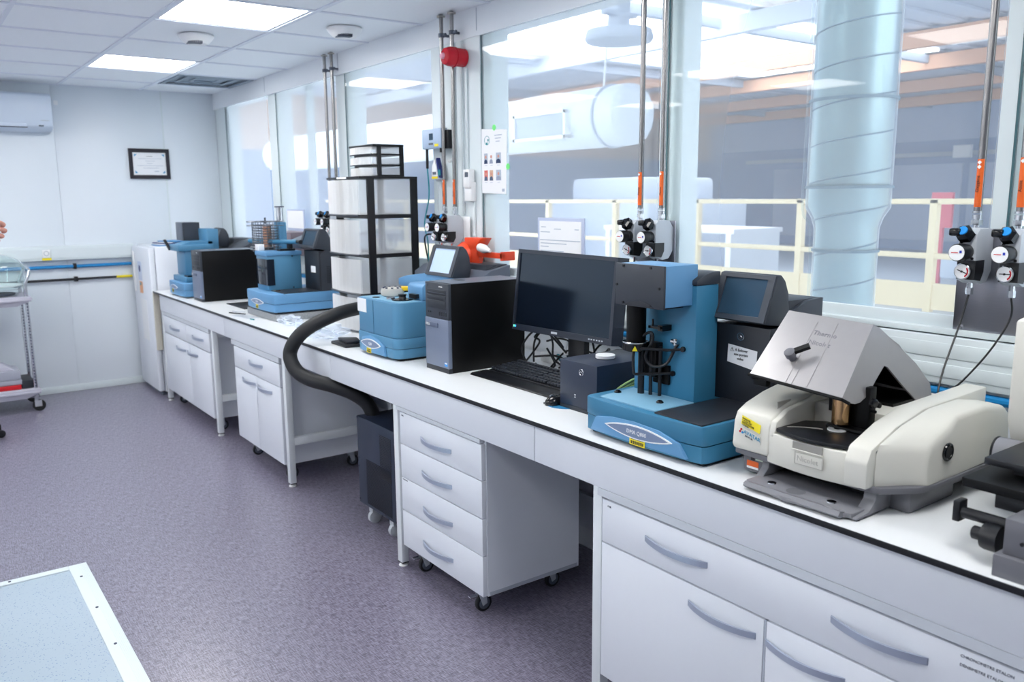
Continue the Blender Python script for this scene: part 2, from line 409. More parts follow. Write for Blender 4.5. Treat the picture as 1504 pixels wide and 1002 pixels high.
for (x, y, lb) in ((-.125, 5.18, 'round white slotted ceiling detector between the two lamp panels'), (.5, 4.52, 'round white slotted ceiling detector near the window wall')):
    t = thing('ceiling_detector', lb, 'detector', (x, y, ZC), 'round ceiling detectors')
    obj('body', MB().lathe([(.098, 0), (.1, -.008), (.085, -.03), (.062, -.05), (.02, -.054)], (x, y, ZC+.002), 'z', 32), WHT, t)
    s = MB()
    for k in range(9):
        a = -PI*.64+(k-4)*.15; rr_ = .064; c0 = Vector((x+rr_*math.cos(a), y+rr_*math.sin(a), ZC-.034))
        s.prism([(c0.x-.003, c0.y-.010), (c0.x+.003, c0.y-.010), (c0.x+.003, c0.y+.03), (c0.x-.003, c0.y+.03)], 'z', ZC-.054, ZC-.026)
    obj('slots', s, TOWERL, t, kind='stuff')

obj('wall_left', box(XL-.1, XL, YB, YF, 0, ZC+.03), WALL, kind='structure')
obj('wall_back', box(XL-.1, XR+.12, YB-.1, YB, 0, ZC+.03), WALL, kind='structure')
wf = obj('wall_far', box(XL-.1, XR+.12, YF, YF+.1, 0, ZC+.03), WALLF, kind='structure')
for a, b in ((XL, -1.703), (-1.697, -.508), (-.502, .36), (.366, XR)):
    obj('wall_panel', box(a, b, YF-.006, YF, .06, ZC, bev=.001), WALLF, wf)
obj('baseboard_far', box(XL, XR, YF-.02, YF-.006, 0, .06, bev=.003), FRAME, kind='structure')
# far wall cable trunking, pipes, socket
obj('trim_1', MB().box(XL, .02, YF-.06, YF-.006, 1.143, 1.262, bev=.004).box(XL, .02, YF-.063, YF-.058, 1.165, 1.24), FRAME, kind='structure')
t = thing('wall_socket', 'small white socket with yellow label on the far wall trunking', 'socket', (-.66, YF-.065, 1.15))
obj('plate', box(-.69, -.63, YF-.072, YF-.063, 1.17, 1.235, bev=.003), WHT, t)
obj('ring', MB().torus((-.66, YF-.074, 1.205), 'y', .018, .003), ALU, t)
obj('label_strip', box(-.695, -.625, YF-.067, YF-.0635, 1.147, 1.166), YEL, t, label='yellow label strip')
t = thing('blue_wall_pipe', 'blue pipe along the far wall under the trunking', 'pipe', (-2, YF-.03, 1.075))
obj('pipe', MB().tube([(XL+.02, YF-.03, 1.085), (.0, YF-.03, 1.085)], .014, 10), BPIPE, t)
for x in (-.45, -1.6): obj('clip', box(x-.012, x+.012, YF-.05, YF-.006, 1.062, 1.11, bev=.003), BLK, t)
t = thing('black_wall_pipe', 'black pipe along the far wall under the blue pipe', 'pipe', (-2, YF-.03, .97))
obj('pipe', MB().tube([(XL+.02, YF-.03, .975), (.0, YF-.03, .975)], .01, 10), BLK, t)
obj('marking', MB().tube([(-.13, YF-.03, .975), (.0, YF-.03, .975)], .011, 10), YEL, t, label='yellow and black marking sleeve')
for x in (-.45, -1.6): obj('clip', box(x-.014, x+.014, YF-.05, YF-.006, .955, .997, bev=.003), BLK, t)

# right wall : lower part, header, mullions, glass
wr = obj('wall_right', box(XR, XR+.1, YB, YF, 0, 1.25), WALL, kind='structure')
obj('wall_header', box(XR-.015, XR+.1, YB, YF, 2.445, ZC+.03), WALL, wr)
opens = [(6.66, 7.62), (5.39, 6.40), (4.12, 5.14), (2.40, 3.55), (1.117, 2.283), (-.3, 1.0)]
edges = [YF]
solid = []; top = YF
for a, b in opens: solid.append((b, top)); top = a
solid.append((YB, top))
for a, b in solid: obj('mullion', box(XR+.005, XR+.1, a, b, 1.25, 2.445), FRAME, wr)
obj('mullion', box(XR+.03, XR+.08, 5.93, 5.97, 1.25, 2.445), FRAME, wr)
# pier panels beside the pane edges
obj('wall_panel', box(XR-.012, XR+.005, 3.64, 4.115, 1.25, 2.445), FRAME, wr)
for y in (4.02, 3.9): obj('seam_strip', box(XR-.016, XR-.012, y-.0025, y+.0025, 1.25, 2.445), CABE, wr)
for n, (a, b) in enumerate(opens):
    lo, hi = a-.0, b+.065
    if n in (2, 3): hi = b+.085
    wn = obj('window_%d' % (n+1), box(XR-.004, XR+.003, lo, hi, 1.29, 2.444), PANE, kind='structure')
    obj('glass_edge', box(XR-.006, XR+.004, hi, hi+.006, 1.29, 2.444), EDGEG, wn, label='green edge of the glass')
for k, y in enumerate((6.66+.0, 5.3, 3.66, 2.36)):
    obj('panel_seam', box(XR-.017, XR-.014, y-.002, y+.002, 2.47, ZC), CABE, wr)
obj('trim_2', MB().box(XR-.02, XR+.0, YB, 7.0, 1.252, 1.29, bev=.003).box(XR-.045, XR, YB, 7.0, 1.236, 1.254, bev=.003), FRAME, kind='structure')
tr3 = MB().box(XR-.055, XR, YB, 7.2, 1.09, 1.232, bev=.004)
tr3.box(XR-.058, XR-.054, YB, 7.2, 1.112, 1.15, bev=.001).box(XR-.058, XR-.054, YB, 7.2, 1.17, 1.212, bev=.001)
obj('trim_3', tr3, FRAME, kind='structure')
obj('trim_4', MB().box(.355-.0, .367, YF-.008, YF-.004, .06, ZC), FRAME, kind='structure')
t = thing('blue_bench_pipe', 'blue pipe under the trunking behind the bench along the window wall', 'pipe', (XR-.04, 3, 1.05))
obj('pipe', MB().tube([(XR-.04, YB+.05, 1.066), (XR-.04, 7.0, 1.066)], .014, 10), BPIPE, t)

# floor hatch at bottom left
t = thing('floor_hatch', 'pale speckled floor hatch with ribbed white metal frame', 'hatch', (-1.7, 3.0, 0))
obj('speckled_panel', box(-2.6, -1.19, 1.6, 4.01, 0, .006), SPECK, t)
fr = MB().box(-1.19, -1.115, 1.6, 4.054, 0, .012, bev=.003)
for k in range(6): fr.box(-1.150+k*.006, -1.147+k*.006, 1.6, 4.04, .011, .0135)
obj('frame_bar', fr, FRAME, t)
obj('frame_bar', box(-2.6, -1.19, 4.01, 4.054, 0, .0125, bev=.003), FRAME, t)
for k in range(7): obj('screw', MB().cyl((-1.160, 3.9-k*.35, .012), 'z', .006, .002, 10), INK, t)
for k in range(2): obj('screw', MB().cyl((-1.42-k*.5, 4.032, .012), 'z', .006, .002, 10), INK, t)

# ================================================================== HALL BEYOND THE GLASS
def pl(name, mb, m, lab, cat, group=None): return tag(obj(name, mb, m), lab, cat, group)
obj('trim_5', box(.97, 5.3, -3, 16, .5, .7), HFLR, kind='structure')       # gallery slab outside the windows
obj('trim_6', box(5.3, 24.3, -12, 30, -.3, -.1), HGREY, kind='structure')     # hall floor
hw = MB().box(24, 24.3, -14, 32, -.3, 3.2)
hwo = obj('wall_hall', hw, HWALL, kind='structure')
for k in range(8): obj('wall_panel', box(23.93, 24, -8+k*3.4, -8+k*3.4+3.2, .2, 2.5, bev=.01), HWALL2, hwo)
obj('wall_hall_upper', box(24, 24.3, -14, 32, 3.2, 4.4), HWALL2, kind='structure')
obj('wall_hall_end', box(.95, 24.3, 22, 22.3, -.3, 2.9), HWALL, kind='structure')
obj('wall_hall_end_upper', box(.95, 24.3, 22, 22.3, 2.9, 4.5), HPINK, kind='structure')
# corrugated roof with skylight sheets
rf = MB(); RZ = 4.35
n = 64; sky = []
for k in range(n):
    y0 = -10+k*.55
    if 34 <= k < 42 or 8 <= k < 12: sky.append(y0); rf.box(15, 24.3, y0, y0+.55, RZ, RZ+.1); continue
    rf.box(.95, 24.3, y0, y0+.28, RZ, RZ+.05).box(.95, 24.3, y0+.28, y0+.55, RZ+.05, RZ+.1)
ro = obj('ceiling_hall', rf, HROOF, kind='structure')
for y0 in sky: obj('skylight_sheet', MB().box(.95, 15, y0, y0+.28, RZ, RZ+.02).box(.95, 15, y0+.28, y0+.55, RZ+.05, RZ+.07), SKYM, ro)
for x in (5.2, 9.0, 12.6, 15.2, 18.6, 22): obj('roof_beam', box(x-.08, x+.08, -10, 22, RZ-.30, RZ-.03), HORG if x > 10 else HROOF, ro)
for y in (0, 4.5, 9, 13.5, 18): obj('roof_purlin', box(.95, 24, y-.05, y+.05, RZ-.18, RZ-.03), HGREY, ro)
# guard rail
t = thing('guard_rail', 'pale yellow guard rail outside the windows', 'railing', (5, 5, .7))
obj('top_rail', box(4.97, 5.03, -2, 15, 1.555, 1.60, bev=.01), RAILY, t)
obj('middle_rail', box(4.975, 5.025, -2, 15, 1.125, 1.17, bev=.01), RAILY, t)
obj('kick_board', box(4.98, 5.02, -2, 15, .72, .93), RAILY, t)
for k in range(13): obj('post', box(4.97, 5.03, 3.41+(k-4)*1.22-.03, 3.41+(k-4)*1.22+.03, .7, 1.6), RAILY, t)
# vertical spiral duct with plastic wrap
DX, DY = 1.62, 2.055
t = thing('vertical_duct', 'large vertical spiral duct wrapped in clear plastic outside the window', 'duct', (DX, DY, .7))
d = MB().lathe([(.125, 0), (.125, .82), (.14, .86), (.162, .90), (.162, 2.6)], (DX, DY, .7), 'z', 40)
obj('duct_pipe', d, GALV, t)
sp_ = MB(); pts = []
for k in range(410):
    a = k*2*PI/24; z = .72+k*.0063; r = .127 if z < 1.52 else (.1645 if z > 1.6 else .127+.0375*(z-1.52)/.08)
    pts.append((DX+r*math.cos(a), DY+r*math.sin(a), z))
sp_.tube(pts, .0036, 5); obj('spiral_seam', sp_, GALVD, t)
for z, r in ((1.40, .133), (1.665, .173), (2.02, .173)): obj('strap', MB().lathe([(r, 0), (r+.004, 0), (r+.004, .012), (r, .012)], (DX, DY, z), 'z', 40, cap=False), GALVD, t)
obj('plastic_wrap', MB().lathe([(.131, 0), (.131, .80), (.145, .845), (.170, .885), (.171, 2.5)], (DX, DY, .7), 'z', 40, cap=False), WRAP, t)
obj('wrap_fold', MB().tube([(DX-.10, DY+.10, .75), (DX-.105, DY+.1, 1.45), (DX-.12, DY+.135, 1.58), (DX-.115, DY+.14, 1.9), (DX-.12, DY+.13, 3.1)], .006, 6, 6), WRAP, t)
# horizontal duct with grille
hx, hz, hr = 4.0, 2.39, .285
t = thing('hanging_duct', 'large horizontal white duct with rectangular grille hanging in the hall', 'duct', (hx, 9, hz))
obj('duct_pipe', MB().lathe([(.02, 0), (hr*.8, .0), (hr*.98, .05), (hr, .12), (hr, 9)], (hx, 5.75, hz), 'y', 36), mat('duct_white', (214, 222, 232), .4), t)
obj('joint_ring', MB().torus((hx, 6.05, hz), 'y', hr+.004, .014, 36), HGREY, t)
g = MB(); y0, y1 = 6.4, 7.25
for a in ((y0, y1, 2.44, 2.47), (y0, y1, 2.20, 2.23), (y0, y0+.03, 2.2, 2.47), (y1-.03, y1, 2.2, 2.47)): g.box(hx-hr-.035, hx-hr+.06, *a)
obj('grille_frame', g, HWHT, t); obj('grille', box(hx-hr-.02, hx-hr+.08, y0+.03, y1-.03, 2.23, 2.44), HGREY, t)
obj('hanger', MB().tube([(hx, 6.2, hz+.28), (hx, 6.05, 4.35)], .01, 6), HWHT, t)
obj('hanger', MB().tube([(hx, 9.2, hz+.28), (hx, 9.2, 4.35)], .01, 6), HWHT, t)
# hanging high-bay lamp
t = thing('hall_lamp', 'round hanging industrial lamp seen through the window top', 'lamp', (3.2, 5.15, 2.86))
obj('reflector', MB().lathe([(.26, 0), (.275, .025), (.26, .085), (.09, .12)], (3.2, 5.15, 2.86), 'z', 28), HGREY, t)
obj('heat_sink', MB().box(3.14, 3.26, 5.09, 5.21, 2.98, 3.17).box(3.03, 3.37, 5.12, 5.18, 3.06, 3.09), HGREY, t)
obj('rod', MB().tube([(3.2, 5.15, 3.15), (3.2, 5.15, 4.36)], .013, 6), HGREY, t)
# bits in the hall
t = thing('hall_pipe', 'long pale blue cable tray across the hall wall', 'tray', (18, 5, 3.0))
obj('tray', box(23.6, 23.8, -9, 20, 2.72, 2.84), HGREY, t)
for y in (-3, 2, 7, 12): obj('junction_box', box(23.5, 23.62, y, y+.5, 2.65, 3.0), HWHT, t)
pl('hall_tube_lamp', MB().box(9, 12, 4.4, 4.6, 3.12, 3.24, bev=.03).box(9.3, 9.32, 4.49, 4.51, 3.2, 4.35).box(11.6, 11.62, 4.49, 4.51, 3.2, 4.35), HWHT, 'long white tube lamp hanging under the hall roof', 'lamp')
pl('hall_table', MB().box(8.6, 9.8, 8.3, 11.2, 1.05, 1.12).box(8.6, 9.8, 8.35, 8.45, -.1, 1.05).box(8.6, 9.8, 11.05, 11.15, -.1, 1.05), HWHT, 'pale table standing in the hall beyond the rail', 'table')
pl('hall_machine', MB().box(10, 13, 11.5, 14.5, -.1, 1.55, bev=.1).box(10.2, 12.5, 12, 14, 1.5, 2.0, bev=.1), HGREY, 'blurry grey machine in the hall beyond the rail', 'machine')
pl('hall_bench', MB().box(7.5, 9.5, .6, 4.6, .72, .95, bev=.03).box(7.7, 9.3, .8, 4.4, -.1, .72), HGREY, 'low grey bench in the hall behind the duct', 'bench')
pl('hall_sign', MB().box(9.2, 9.25, 5.45, 5.52, -.1, 1.2).box(9.2, 9.25, 5.35, 5.62, 1.2, 1.65), mat('hall_red', (206, 92, 110), .6), 'small red object in the hall right of the duct', 'sign')
pl('hall_rack', MB().box(12, 14, -1, 2.6, -.1, 1.9, bev=.05), HWALL, 'blue grey rack in the hall right of the duct', 'rack')

# ================================================================== LAB BENCH
BY0, BY1 = -.2, 7.273
t = thing('lab_bench', 'long white lab bench with black edged worktop and steel legs', 'bench', (.4, 3.5, 0))
obj('worktop', box(0, .80, BY0, BY1, .884, .8992, bev=.001), TOPB, t)
obj('worktop_surface', box(.0012, .7985, BY0+.001, BY1-.001, .8990, .90), TOPW, t, label='white laminate surface')
ys = [.535+1.315*k for k in range(-1, 6)]
for a, b in ((BY0+.02, .52), (.523, 2.166), (2.169, 3.83), (3.833, 5.5), (5.503, 7.15)): obj('apron_panel', box(.02, .038, a, b, .752, .884, bev=.0008), CAB, t)
obj('rear_rail', box(.70, .73, BY0+.05, 7.15, .25, .33), STEELP, t)
obj('rear_panel', box(.74, .75, BY0+.05, 7.15, .15, .88), CAB, t, label='rear panel below the worktop')
for y in ys:
    if y < BY0: continue
    yy = y if y < 6.9 else 7.11
    obj('leg', box(.022, .058, yy-.02, yy+.02, .022, .752, bev=.002), STEELP, t)
    obj('leg', box(.68, .72, yy-.02, yy+.02, .022, .752, bev=.002), STEELP, t)
    obj('side_rail', box(.058, .68, yy-.016, yy+.016, .245, .29, bev=.001), STEELP, t)
    obj('side_rail', box(.058, .68, yy-.016, yy+.016, .70, .75, bev=.001), STEELP, t)
    obj('glide_foot', MB().lathe([(.02, 0), (.022, .005), (.012, .013), (.008, .022)], (.04, yy, 0), 'z', 16), WHT, t)
    obj('glide_foot', MB().lathe([(.02, 0), (.022, .005), (.012, .013), (.008, .022)], (.70, yy, 0), 'z', 16), WHT, t)
    obj('foot_collar', box(.023, .057, yy-.019, yy+.019, .0175, .0225), BLK, t)

def bow(x, y0, y1, z, h=.017, out=.028):
    m = MB(); n = 14; pr = []
    for k in range(n+1):
        u = k/n; pr.append((x-.003-out*math.sin(PI*u)**.8, y0+(y1-y0)*u))
    inner = [(p[0]+.0065, p[1]) for p in pr]
    inner[0] = (x, y0+.0); inner[-1] = (x, y1)
    m.prism([(p[0], p[1]) for p in pr]+inner[::-1], 'z', z-h/2, z+h/2); return m
def castor(t, x, y, R=.035, brake=False):
    p = obj('castor', MB().cyl((x, y, .095), 'z', .018, .012, 12).prism([(x-.020, .10), (x+.02, .10), (x+.026, R+.0), (x+.006, R-.008)], 'y', y-.016, y-.013).prism([(x-.020, .10), (x+.02, .10), (x+.026, R+.0), (x+.006, R-.008)], 'y', y+.013, y+.016).box(x-.02, x+.02, y-.016, y+.016, .09, .098), ALU, t)
    wx = x+.016
    obj('wheel', MB().lathe([(R*.72, -.010), (R*.95, -.010), (R, -.006), (R, .006), (R*.95, .010), (R*.72, .010)], (wx, y, R), 'y', 24), RUB, p)
    obj('wheel_hub', MB().lathe([(.006, -.012), (R*.7, -.0108), (R*.7, .0108), (.006, .012)], (wx, y, R), 'y', 20), TOWERL, p)
    if brake: obj('brake_pedal', MB().box(x-.05, x-.018, y-.012, y+.012, .072, .078, bev=.002), CHROME, p)
def cabinet(name, label, ya, yb, zb, fronts, castors=True, deep=.56):
    """fronts: list (kind, y0,y1,z0,z1, handle y0,y1,z)"""
    t = thing(name, label, 'cabinet', (.3, (ya+yb)/2, 0))
    zt = .742
    b = MB().box(.041, deep, ya, ya+.018, zb, zt).box(.041, deep, yb-.018, yb, zb, zt).box(.041, deep, ya+.018, yb-.018, zb, zb+.018).box(.041, deep, ya+.018, yb-.018, zt-.018, zt).box(deep-.012, deep, ya+.018, yb-.018, zb+.018, zt-.018)
    obj('body', b, CAB, t)
    for (k, y0, y1, z0, z1, h0, h1, hz_) in fronts:
        d = obj(k, MB().box(.02, .0405, y0+.001, y1-.001, z0+.0022, z1-.0022, bev=.001), CAB, t)
        if h0 is not None: obj('handle', bow(.0203, h0, h1, hz_), HANDLE, d)
    return t, zb
# drawer pedestal on castors
t, zb = cabinet('drawer_pedestal', 'white pedestal with four drawers on castors under the bench', 2.49, 3.125, .118,
    [('drawer', 2.492, 3.122, .588, .732, 2.704, 2.943, .652), ('drawer', 2.492, 3.122, .437, .588, 2.704, 2.94, .505), ('drawer', 2.492, 3.122, .286, .437, 2.705, 2.937, .347), ('drawer', 2.492, 3.122, .118, .286, 2.706, 2.944, .193)], deep=.50)
for x, y, br in ((.075, 2.60, True), (.075, 3.05, True), (.43, 2.60, False), (.43, 3.05, False)): castor(t, x, y, .036, br)
obj('top_strip', box(.018, .04, 2.50, 3.15, .735, .750), STRIP, t, label='grey strip above the drawers')
obj('base_edge', box(.05, .49, 2.4885, 2.49, .120, .134), CABE, t)
text('lettering', 'ACCESSOIRES', .007, (.0195, 3.11, .427), *NX, INK, t)
text('lettering', 'DMA', .008, (.0195, 3.105, .715), *NX, INK, t)
# near cabinet
t, zb = cabinet('base_cabinet', 'nearest white base cabinet, wide, with two drawers above two doors', .56, 1.829, .12,
    [('drawer', .56, 1.826, .58, .722, 1.404, 1.638, .655), ('door', 1.215, 1.826, .125, .579, 1.238, 1.467, .522), ('door', .60, 1.208, .125, .579, .985, 1.207, .520)])
obj('handle', bow(.0203, .799, 1.03, .66), HANDLE, t)
obj('top_strip', box(.018, .04, .56, 1.845, .727, .751), STRIP, t, label='grey strip above the drawer')
obj('hinge_gap', box(.021, .041, 1.2085, 1.2145, .15, .578), CABE, t)
text('lettering', 'CHRONOMETRE ETALON', .009, (.0195, .735, .702), *NX, INK, t)
text('lettering', 'DENSIMETRE ETALON', .009, (.0195, .735, .682), *NX, INK, t)
text('lettering', 'FTIR', .008, (.0195, 1.80, .70), *NX, INK, t)
for x, y in ((.10, .70), (.10, 1.7), (.47, 1.7)): castor(t, x, y, .036)
# middle cabinet
t, zb = cabinet('base_cabinet', 'white base cabinet with one drawer over two doors, left of the chiller', 4.535, 5.33, .115,
    [('drawer', 4.537, 5.328, .578, .715, 4.807, 5.041, .655), ('door', 4.937, 5.328, .115, .577, 4.945, 5.179, .525), ('door', 4.537, 4.934, .115, .577, 4.671, 4.907, .522)])
obj('top_strip', box(.018, .04, 4.535, 5.37, .72, .75), STRIP, t)
for x, y in ((.08, 4.62), (.08, 5.2), (.47, 4.62)): castor(t, x, y, .036)
# far cabinet
t, zb = cabinet('base_cabinet', 'farthest white base cabinet with two drawers over two doors', 5.85, 7.075, .11,
    [('drawer', 6.44, 7.072, .585, .722, 6.606, 6.877, .65), ('drawer', 5.853, 6.437, .585, .722, 5.991, 6.256, .655), ('door', 6.365, 7.072, .11, .582, 6.457, 6.716, .513), ('door', 5.853, 6.362, .11, .582, 6.157, 6.414, .517)])
obj('top_strip', box(.018, .04, 5.85, 7.09, .727, .75), STRIP, t)
for x, y in ((.09, 5.95), (.09, 6.95), (.47, 5.95)): castor(t, x, y, .036)

# chiller under the bench
t = thing('chiller_unit', 'dark navy louvred chiller box on castors under the bench', 'cooler', (.37, 3.53, 0))
obj('housing', box(.12, .62, 3.30, 3.765, .105, .562, bev=.004), DKBOX, t)
v = MB()
for k in range(26): v.box(.1175, .122, 3.405, 3.52, .30+k*.0085, .3035+k*.0085)
for k in range(30):
    v.box(.1175, .122, 3.41, 3.67, .125+k*.0078, .1285+k*.0078)
obj('louvre', v, BLK, t, kind='stuff')
for y, z in ((3.755, .555), (3.755, .30), (3.755, .345), (3.755, .125), (3.48, .118)): obj('screw', MB().cyl((.1165, y, z), 'x', .0045, .004, 10), CHROME, t)
for y in (3.70, 3.48): obj('castor', MB().lathe([(.02, -.016), (.034, -.012), (.034, .012), (.02, .016)], (.17, y, .034), 'y', 18).box(.15, .19, y-.02, y+.02, .06, .105), ALU, t)
for y in (3.70, 3.40): obj('castor', MB().lathe([(.02, -.016), (.034, -.012), (.034, .012), (.02, .016)], (.55, y, .034), 'y', 18).box(.53, .57, y-.02, y+.02, .06, .105), ALU, t)
hose = MB().tube([(.52, 4.14, 1.06), (.40, 4.10, 1.06), (.20, 4.03, 1.054), (.05, 4.02, 1.013), (-.05, 4.03, .955), (-.095, 4.06, .863), (-.09, 4.01, .785), (-.05, 3.93, .742), (.03, 3.83, .715), (.11, 3.77, .675), (.17, 3.74, .62), (.20, 3.73, .545)], .036, 16, 7)
tag(obj('cooling_hose', hose, RUB), 'thick black foam hose looping over the bench edge down to the chiller', 'hose')

# ================================================================== GAS PANELS ON THE WINDOW WALL
def gas_reg(name, y, label, bluetop=True, gaugeang=0.):
    """regulator block; flow from the pipe above"""
    t = thing(name, label, 'regulator', (.75, y, 1.39), 'gas regulators on the window wall')
    obj('body', MB().prism([(.70, 1.41), (.70, 1.535), (.715, 1.548), (.775, 1.548), (.797, 1.52), (.797, 1.43), (.775, 1.40), (.74, 1.395)], 'y', y-.026, y+.024, bev=.003), ALU, t)
    v = obj('valve_knob', MB().lathe([(.012, .0), (.014, .01), (.024, .014), (.024, .034), (.016, .04)], (.705, y, 1.522), (-1, 0, .55), 6).box(.66, .70, y+.004, y+.034, 1.528, 1.55, bev=.006), BLKG, t)
    if bluetop: obj('blue_insert', MB().lathe([(.013, .0), (.012, .004)], (.672, y, 1.543), (-1, 0, .55), 12), BTAG, v, label='blue insert')
    k = obj('pressure_knob', MB().lathe([(.019, 0), (.021, .004), (.021, .022), (.024, .026), (.024, .052), (.022, .056)], (.702, y, 1.485), '-x' if 0 else (-1, 0, 0), 20), BLK, t)
    obj('knob_cap', MB().lathe([(.0215, 0), (.021, .003)], (.648, y, 1.485), (-1, 0, 0), 20), WHT, k, label='white cap')
    obj('red_text', box(.6443, .6448, y-.004, y+.014, 1.4838, 1.4862), RED, k)
    obj('blue_mark', box(.6443, .6448, y-.014, y-.008, 1.484, 1.491), mat('mark_blue', (40, 60, 170), .5), k)
    obj('gauge_bracket', MB().prism([(.695, 1.462), (.745, 1.462), (.745, 1.43), (.73, 1.405), (.695, 1.41)], 'y', y-.029, y+.02), BLK, t)
    g = obj('gauge', MB().lathe([(.021, 0), (.0225, .002), (.0225, .016), (.0205, .018), (.0195, .0165)], (.70, y, 1.432), (-1, 0, 0), 24), CHROME, t)
    obj('dial', MB().lathe([(.0192, 0), (.0192, .0010)], (.6838, y, 1.432), (-1, 0, 0), 24), WPAP, g)
    nd = MB().box(.6815, .6822, y-.015, y+.013, 1.4308, 1.4332).lathe([(.003, 0), (.003, .002)], (.6828, y, 1.432), (-1, 0, 0), 10)
    nd.rotate(gaugeang, 'X', (.68, y, 1.432)); obj('needle', nd, INKB, g)
    ar = MB()
    for q in range(7):
        a = -.9+q*.24; yy = y-.0155*math.cos(a); zz = 1.432+.0155*math.sin(a); ar.box(.6822, .6827, yy-.0018, yy+.0018, zz-.0026, zz+.0026)
    obj('red_arc', ar, RED, g)
    for (dy, z) in ((.016, 1.508), (-.017, 1.467)): obj('bolt', MB().cyl((.697, y+dy, z), 'x', .004, .005, 8), BLK, t)
    obj('outlet_fitting', MB().cyl((.735, y, 1.382), 'z', .008, .02, 8).cyl((.735, y, 1.366), 'z', .010, .018, 6), CHROME, t)
    return t
def gas_pipe(name, y, label, labtext, ztop=ZC+.005, zlab=1.0, clampon=True):
    t = thing(name, label, 'pipe', (.77, y, 1.548), 'steel gas pipes on the window wall')
    obj('pipe', MB().cyl((.77, y, 1.59), 'z', .0105, ztop-1.59, 16), PIPE, t)
    obj('fitting', MB().cyl((.77, y, 1.548), 'z', .008, .03, 12).cyl((.77, y, 1.556), 'z', .0155, .014, 6).cyl((.77, y, 1.572), 'z', .0125, .012, 12).cyl((.77, y, 1.588), 'z', .013, .006, 12), CHROME, t)
    sl = MB(); n = 8; a0, a1 = PI*.75, PI*1.35
    A = [(.77+.0112*math.cos(a0+(a1-a0)*k/n), y+.0112*math.sin(a0+(a1-a0)*k/n)) for k in range(n+1)]
    B = [(.77+.0102*math.cos(a0+(a1-a0)*k/n), y+.0102*math.sin(a0+(a1-a0)*k/n)) for k in range(n+1)]
    sl.prism(A+B[::-1], 'z', 1.605, 1.735)
    s = obj('orange_label', sl, ORG, t, label='orange gas label')
    for q in range(2 if labtext == 'Oxygène' else 1):
        obj('hazard_diamond', MB().box(.7575, .7583, y-.004, y+.004, 1.722-q*.012, 1.730-q*.012).rotate(PI/4, 'X', (.758, y, 1.726-q*.012)), WHT, s)
    text('lettering', labtext, .0125, (.7578, y-.003, 1.645), (0, 0, 1), (0, 1, 0), INKB, t)
    if clampon:
        c = MB().lathe([(.012, 0), (.016, 0), (.016, .02), (.012, .02)], (.77, y, 2.47), 'z', 16, cap=False).box(.776, XR-.01, y-.005, y+.005, 2.475, 2.487).cyl((.77, y-.038, 2.48), 'y', .004, .03, 8).cyl((.77, y-.042, 2.48), 'y', .008, .008, 6)
        obj('clamp', c, TOWERL, t)
        obj('ceiling_rosette', MB().lathe([(.011, 0), (.022, 0), (.022, .006), (.011, .006)], (.77, y, ZC-.008), 'z', 18, cap=False), BEIGED, t)
    return t
sets = [(1.125, 1.015, 'at the right edge of the window wall'), (2.435, 2.318, 'behind the blue column instrument'), (3.925, 3.822, 'beside the orange device'), (5.41, 5.30, 'behind the storage drawers')]
for i, (ya, yb, w_) in enumerate(sets):
    gas_reg('gas_regulator', ya-.012, 'left grey gas regulator with black knobs ' + w_, i != 1, .35)
    gas_reg('gas_regulator', yb-.012, 'right grey gas regulator with black knobs ' + w_, i != 1, .0)
    gas_pipe('gas_pipe', ya, 'left steel gas pipe with orange label ' + w_, 'Oxygène' if i == 0 else 'Azote')
    gas_pipe('gas_pipe', yb, 'right steel gas pipe with orange label ' + w_, 'Azote')
for (a, b, z0, lb) in ((.98, 1.18, 1.24, 'brushed steel mounting plate at the right edge of the window wall'), (2.27, 2.475, 1.24, 'brushed steel mounting plate behind the blue column instrument')):
    t = thing('mounting_plate', lb, 'plate', (.80, (a+b)/2, z0))
    obj('plate', box(.797, .801, a, b, z0, 1.545, bev=.001), BRUSH, t)
    for y in (a+.02, b-.02):
        for z in (z0+.02, 1.525): obj('screw', MB().cyl((.793, y, z), 'x', .006, .006, 10), CHROME, t)
    obj('spacer', MB().box(.80, .812, a+.02, b-.02, z0+.05, z0+.07), ALU, t)
for (a, b, lb) in ((3.73, 3.99, 'white mounting plate of the regulators beside the orange device'), (5.23, 5.47, 'white mounting plate behind the storage drawers')):
    tag(obj('mounting_plate', box(.799, .806, a, b, 1.30, 1.54, bev=.002), WHT), lb, 'plate')
# thin black gas hoses
for pts, lb in (([(.735, 1.113, 1.368), (.71, 1.12, 1.28), (.64, 1.12, 1.16), (.60, 1.11, 1.09), (.61, 1.10, 1.04)], 'thin black gas hose, left, running down to the silver hooded spectrometer'),
                ([(.735, 1.003, 1.368), (.735, 1.0, 1.31), (.70, 1.03, 1.22), (.66, 1.08, 1.13), (.62, 1.11, 1.09), (.62, 1.11, 1.045)], 'thin black gas hose, right, curving down to the silver hooded spectrometer')):
    tag(obj('gas_hose', MB().tube(pts, .0028, 8, 8), BLK), lb, 'hose', 'gas hoses')
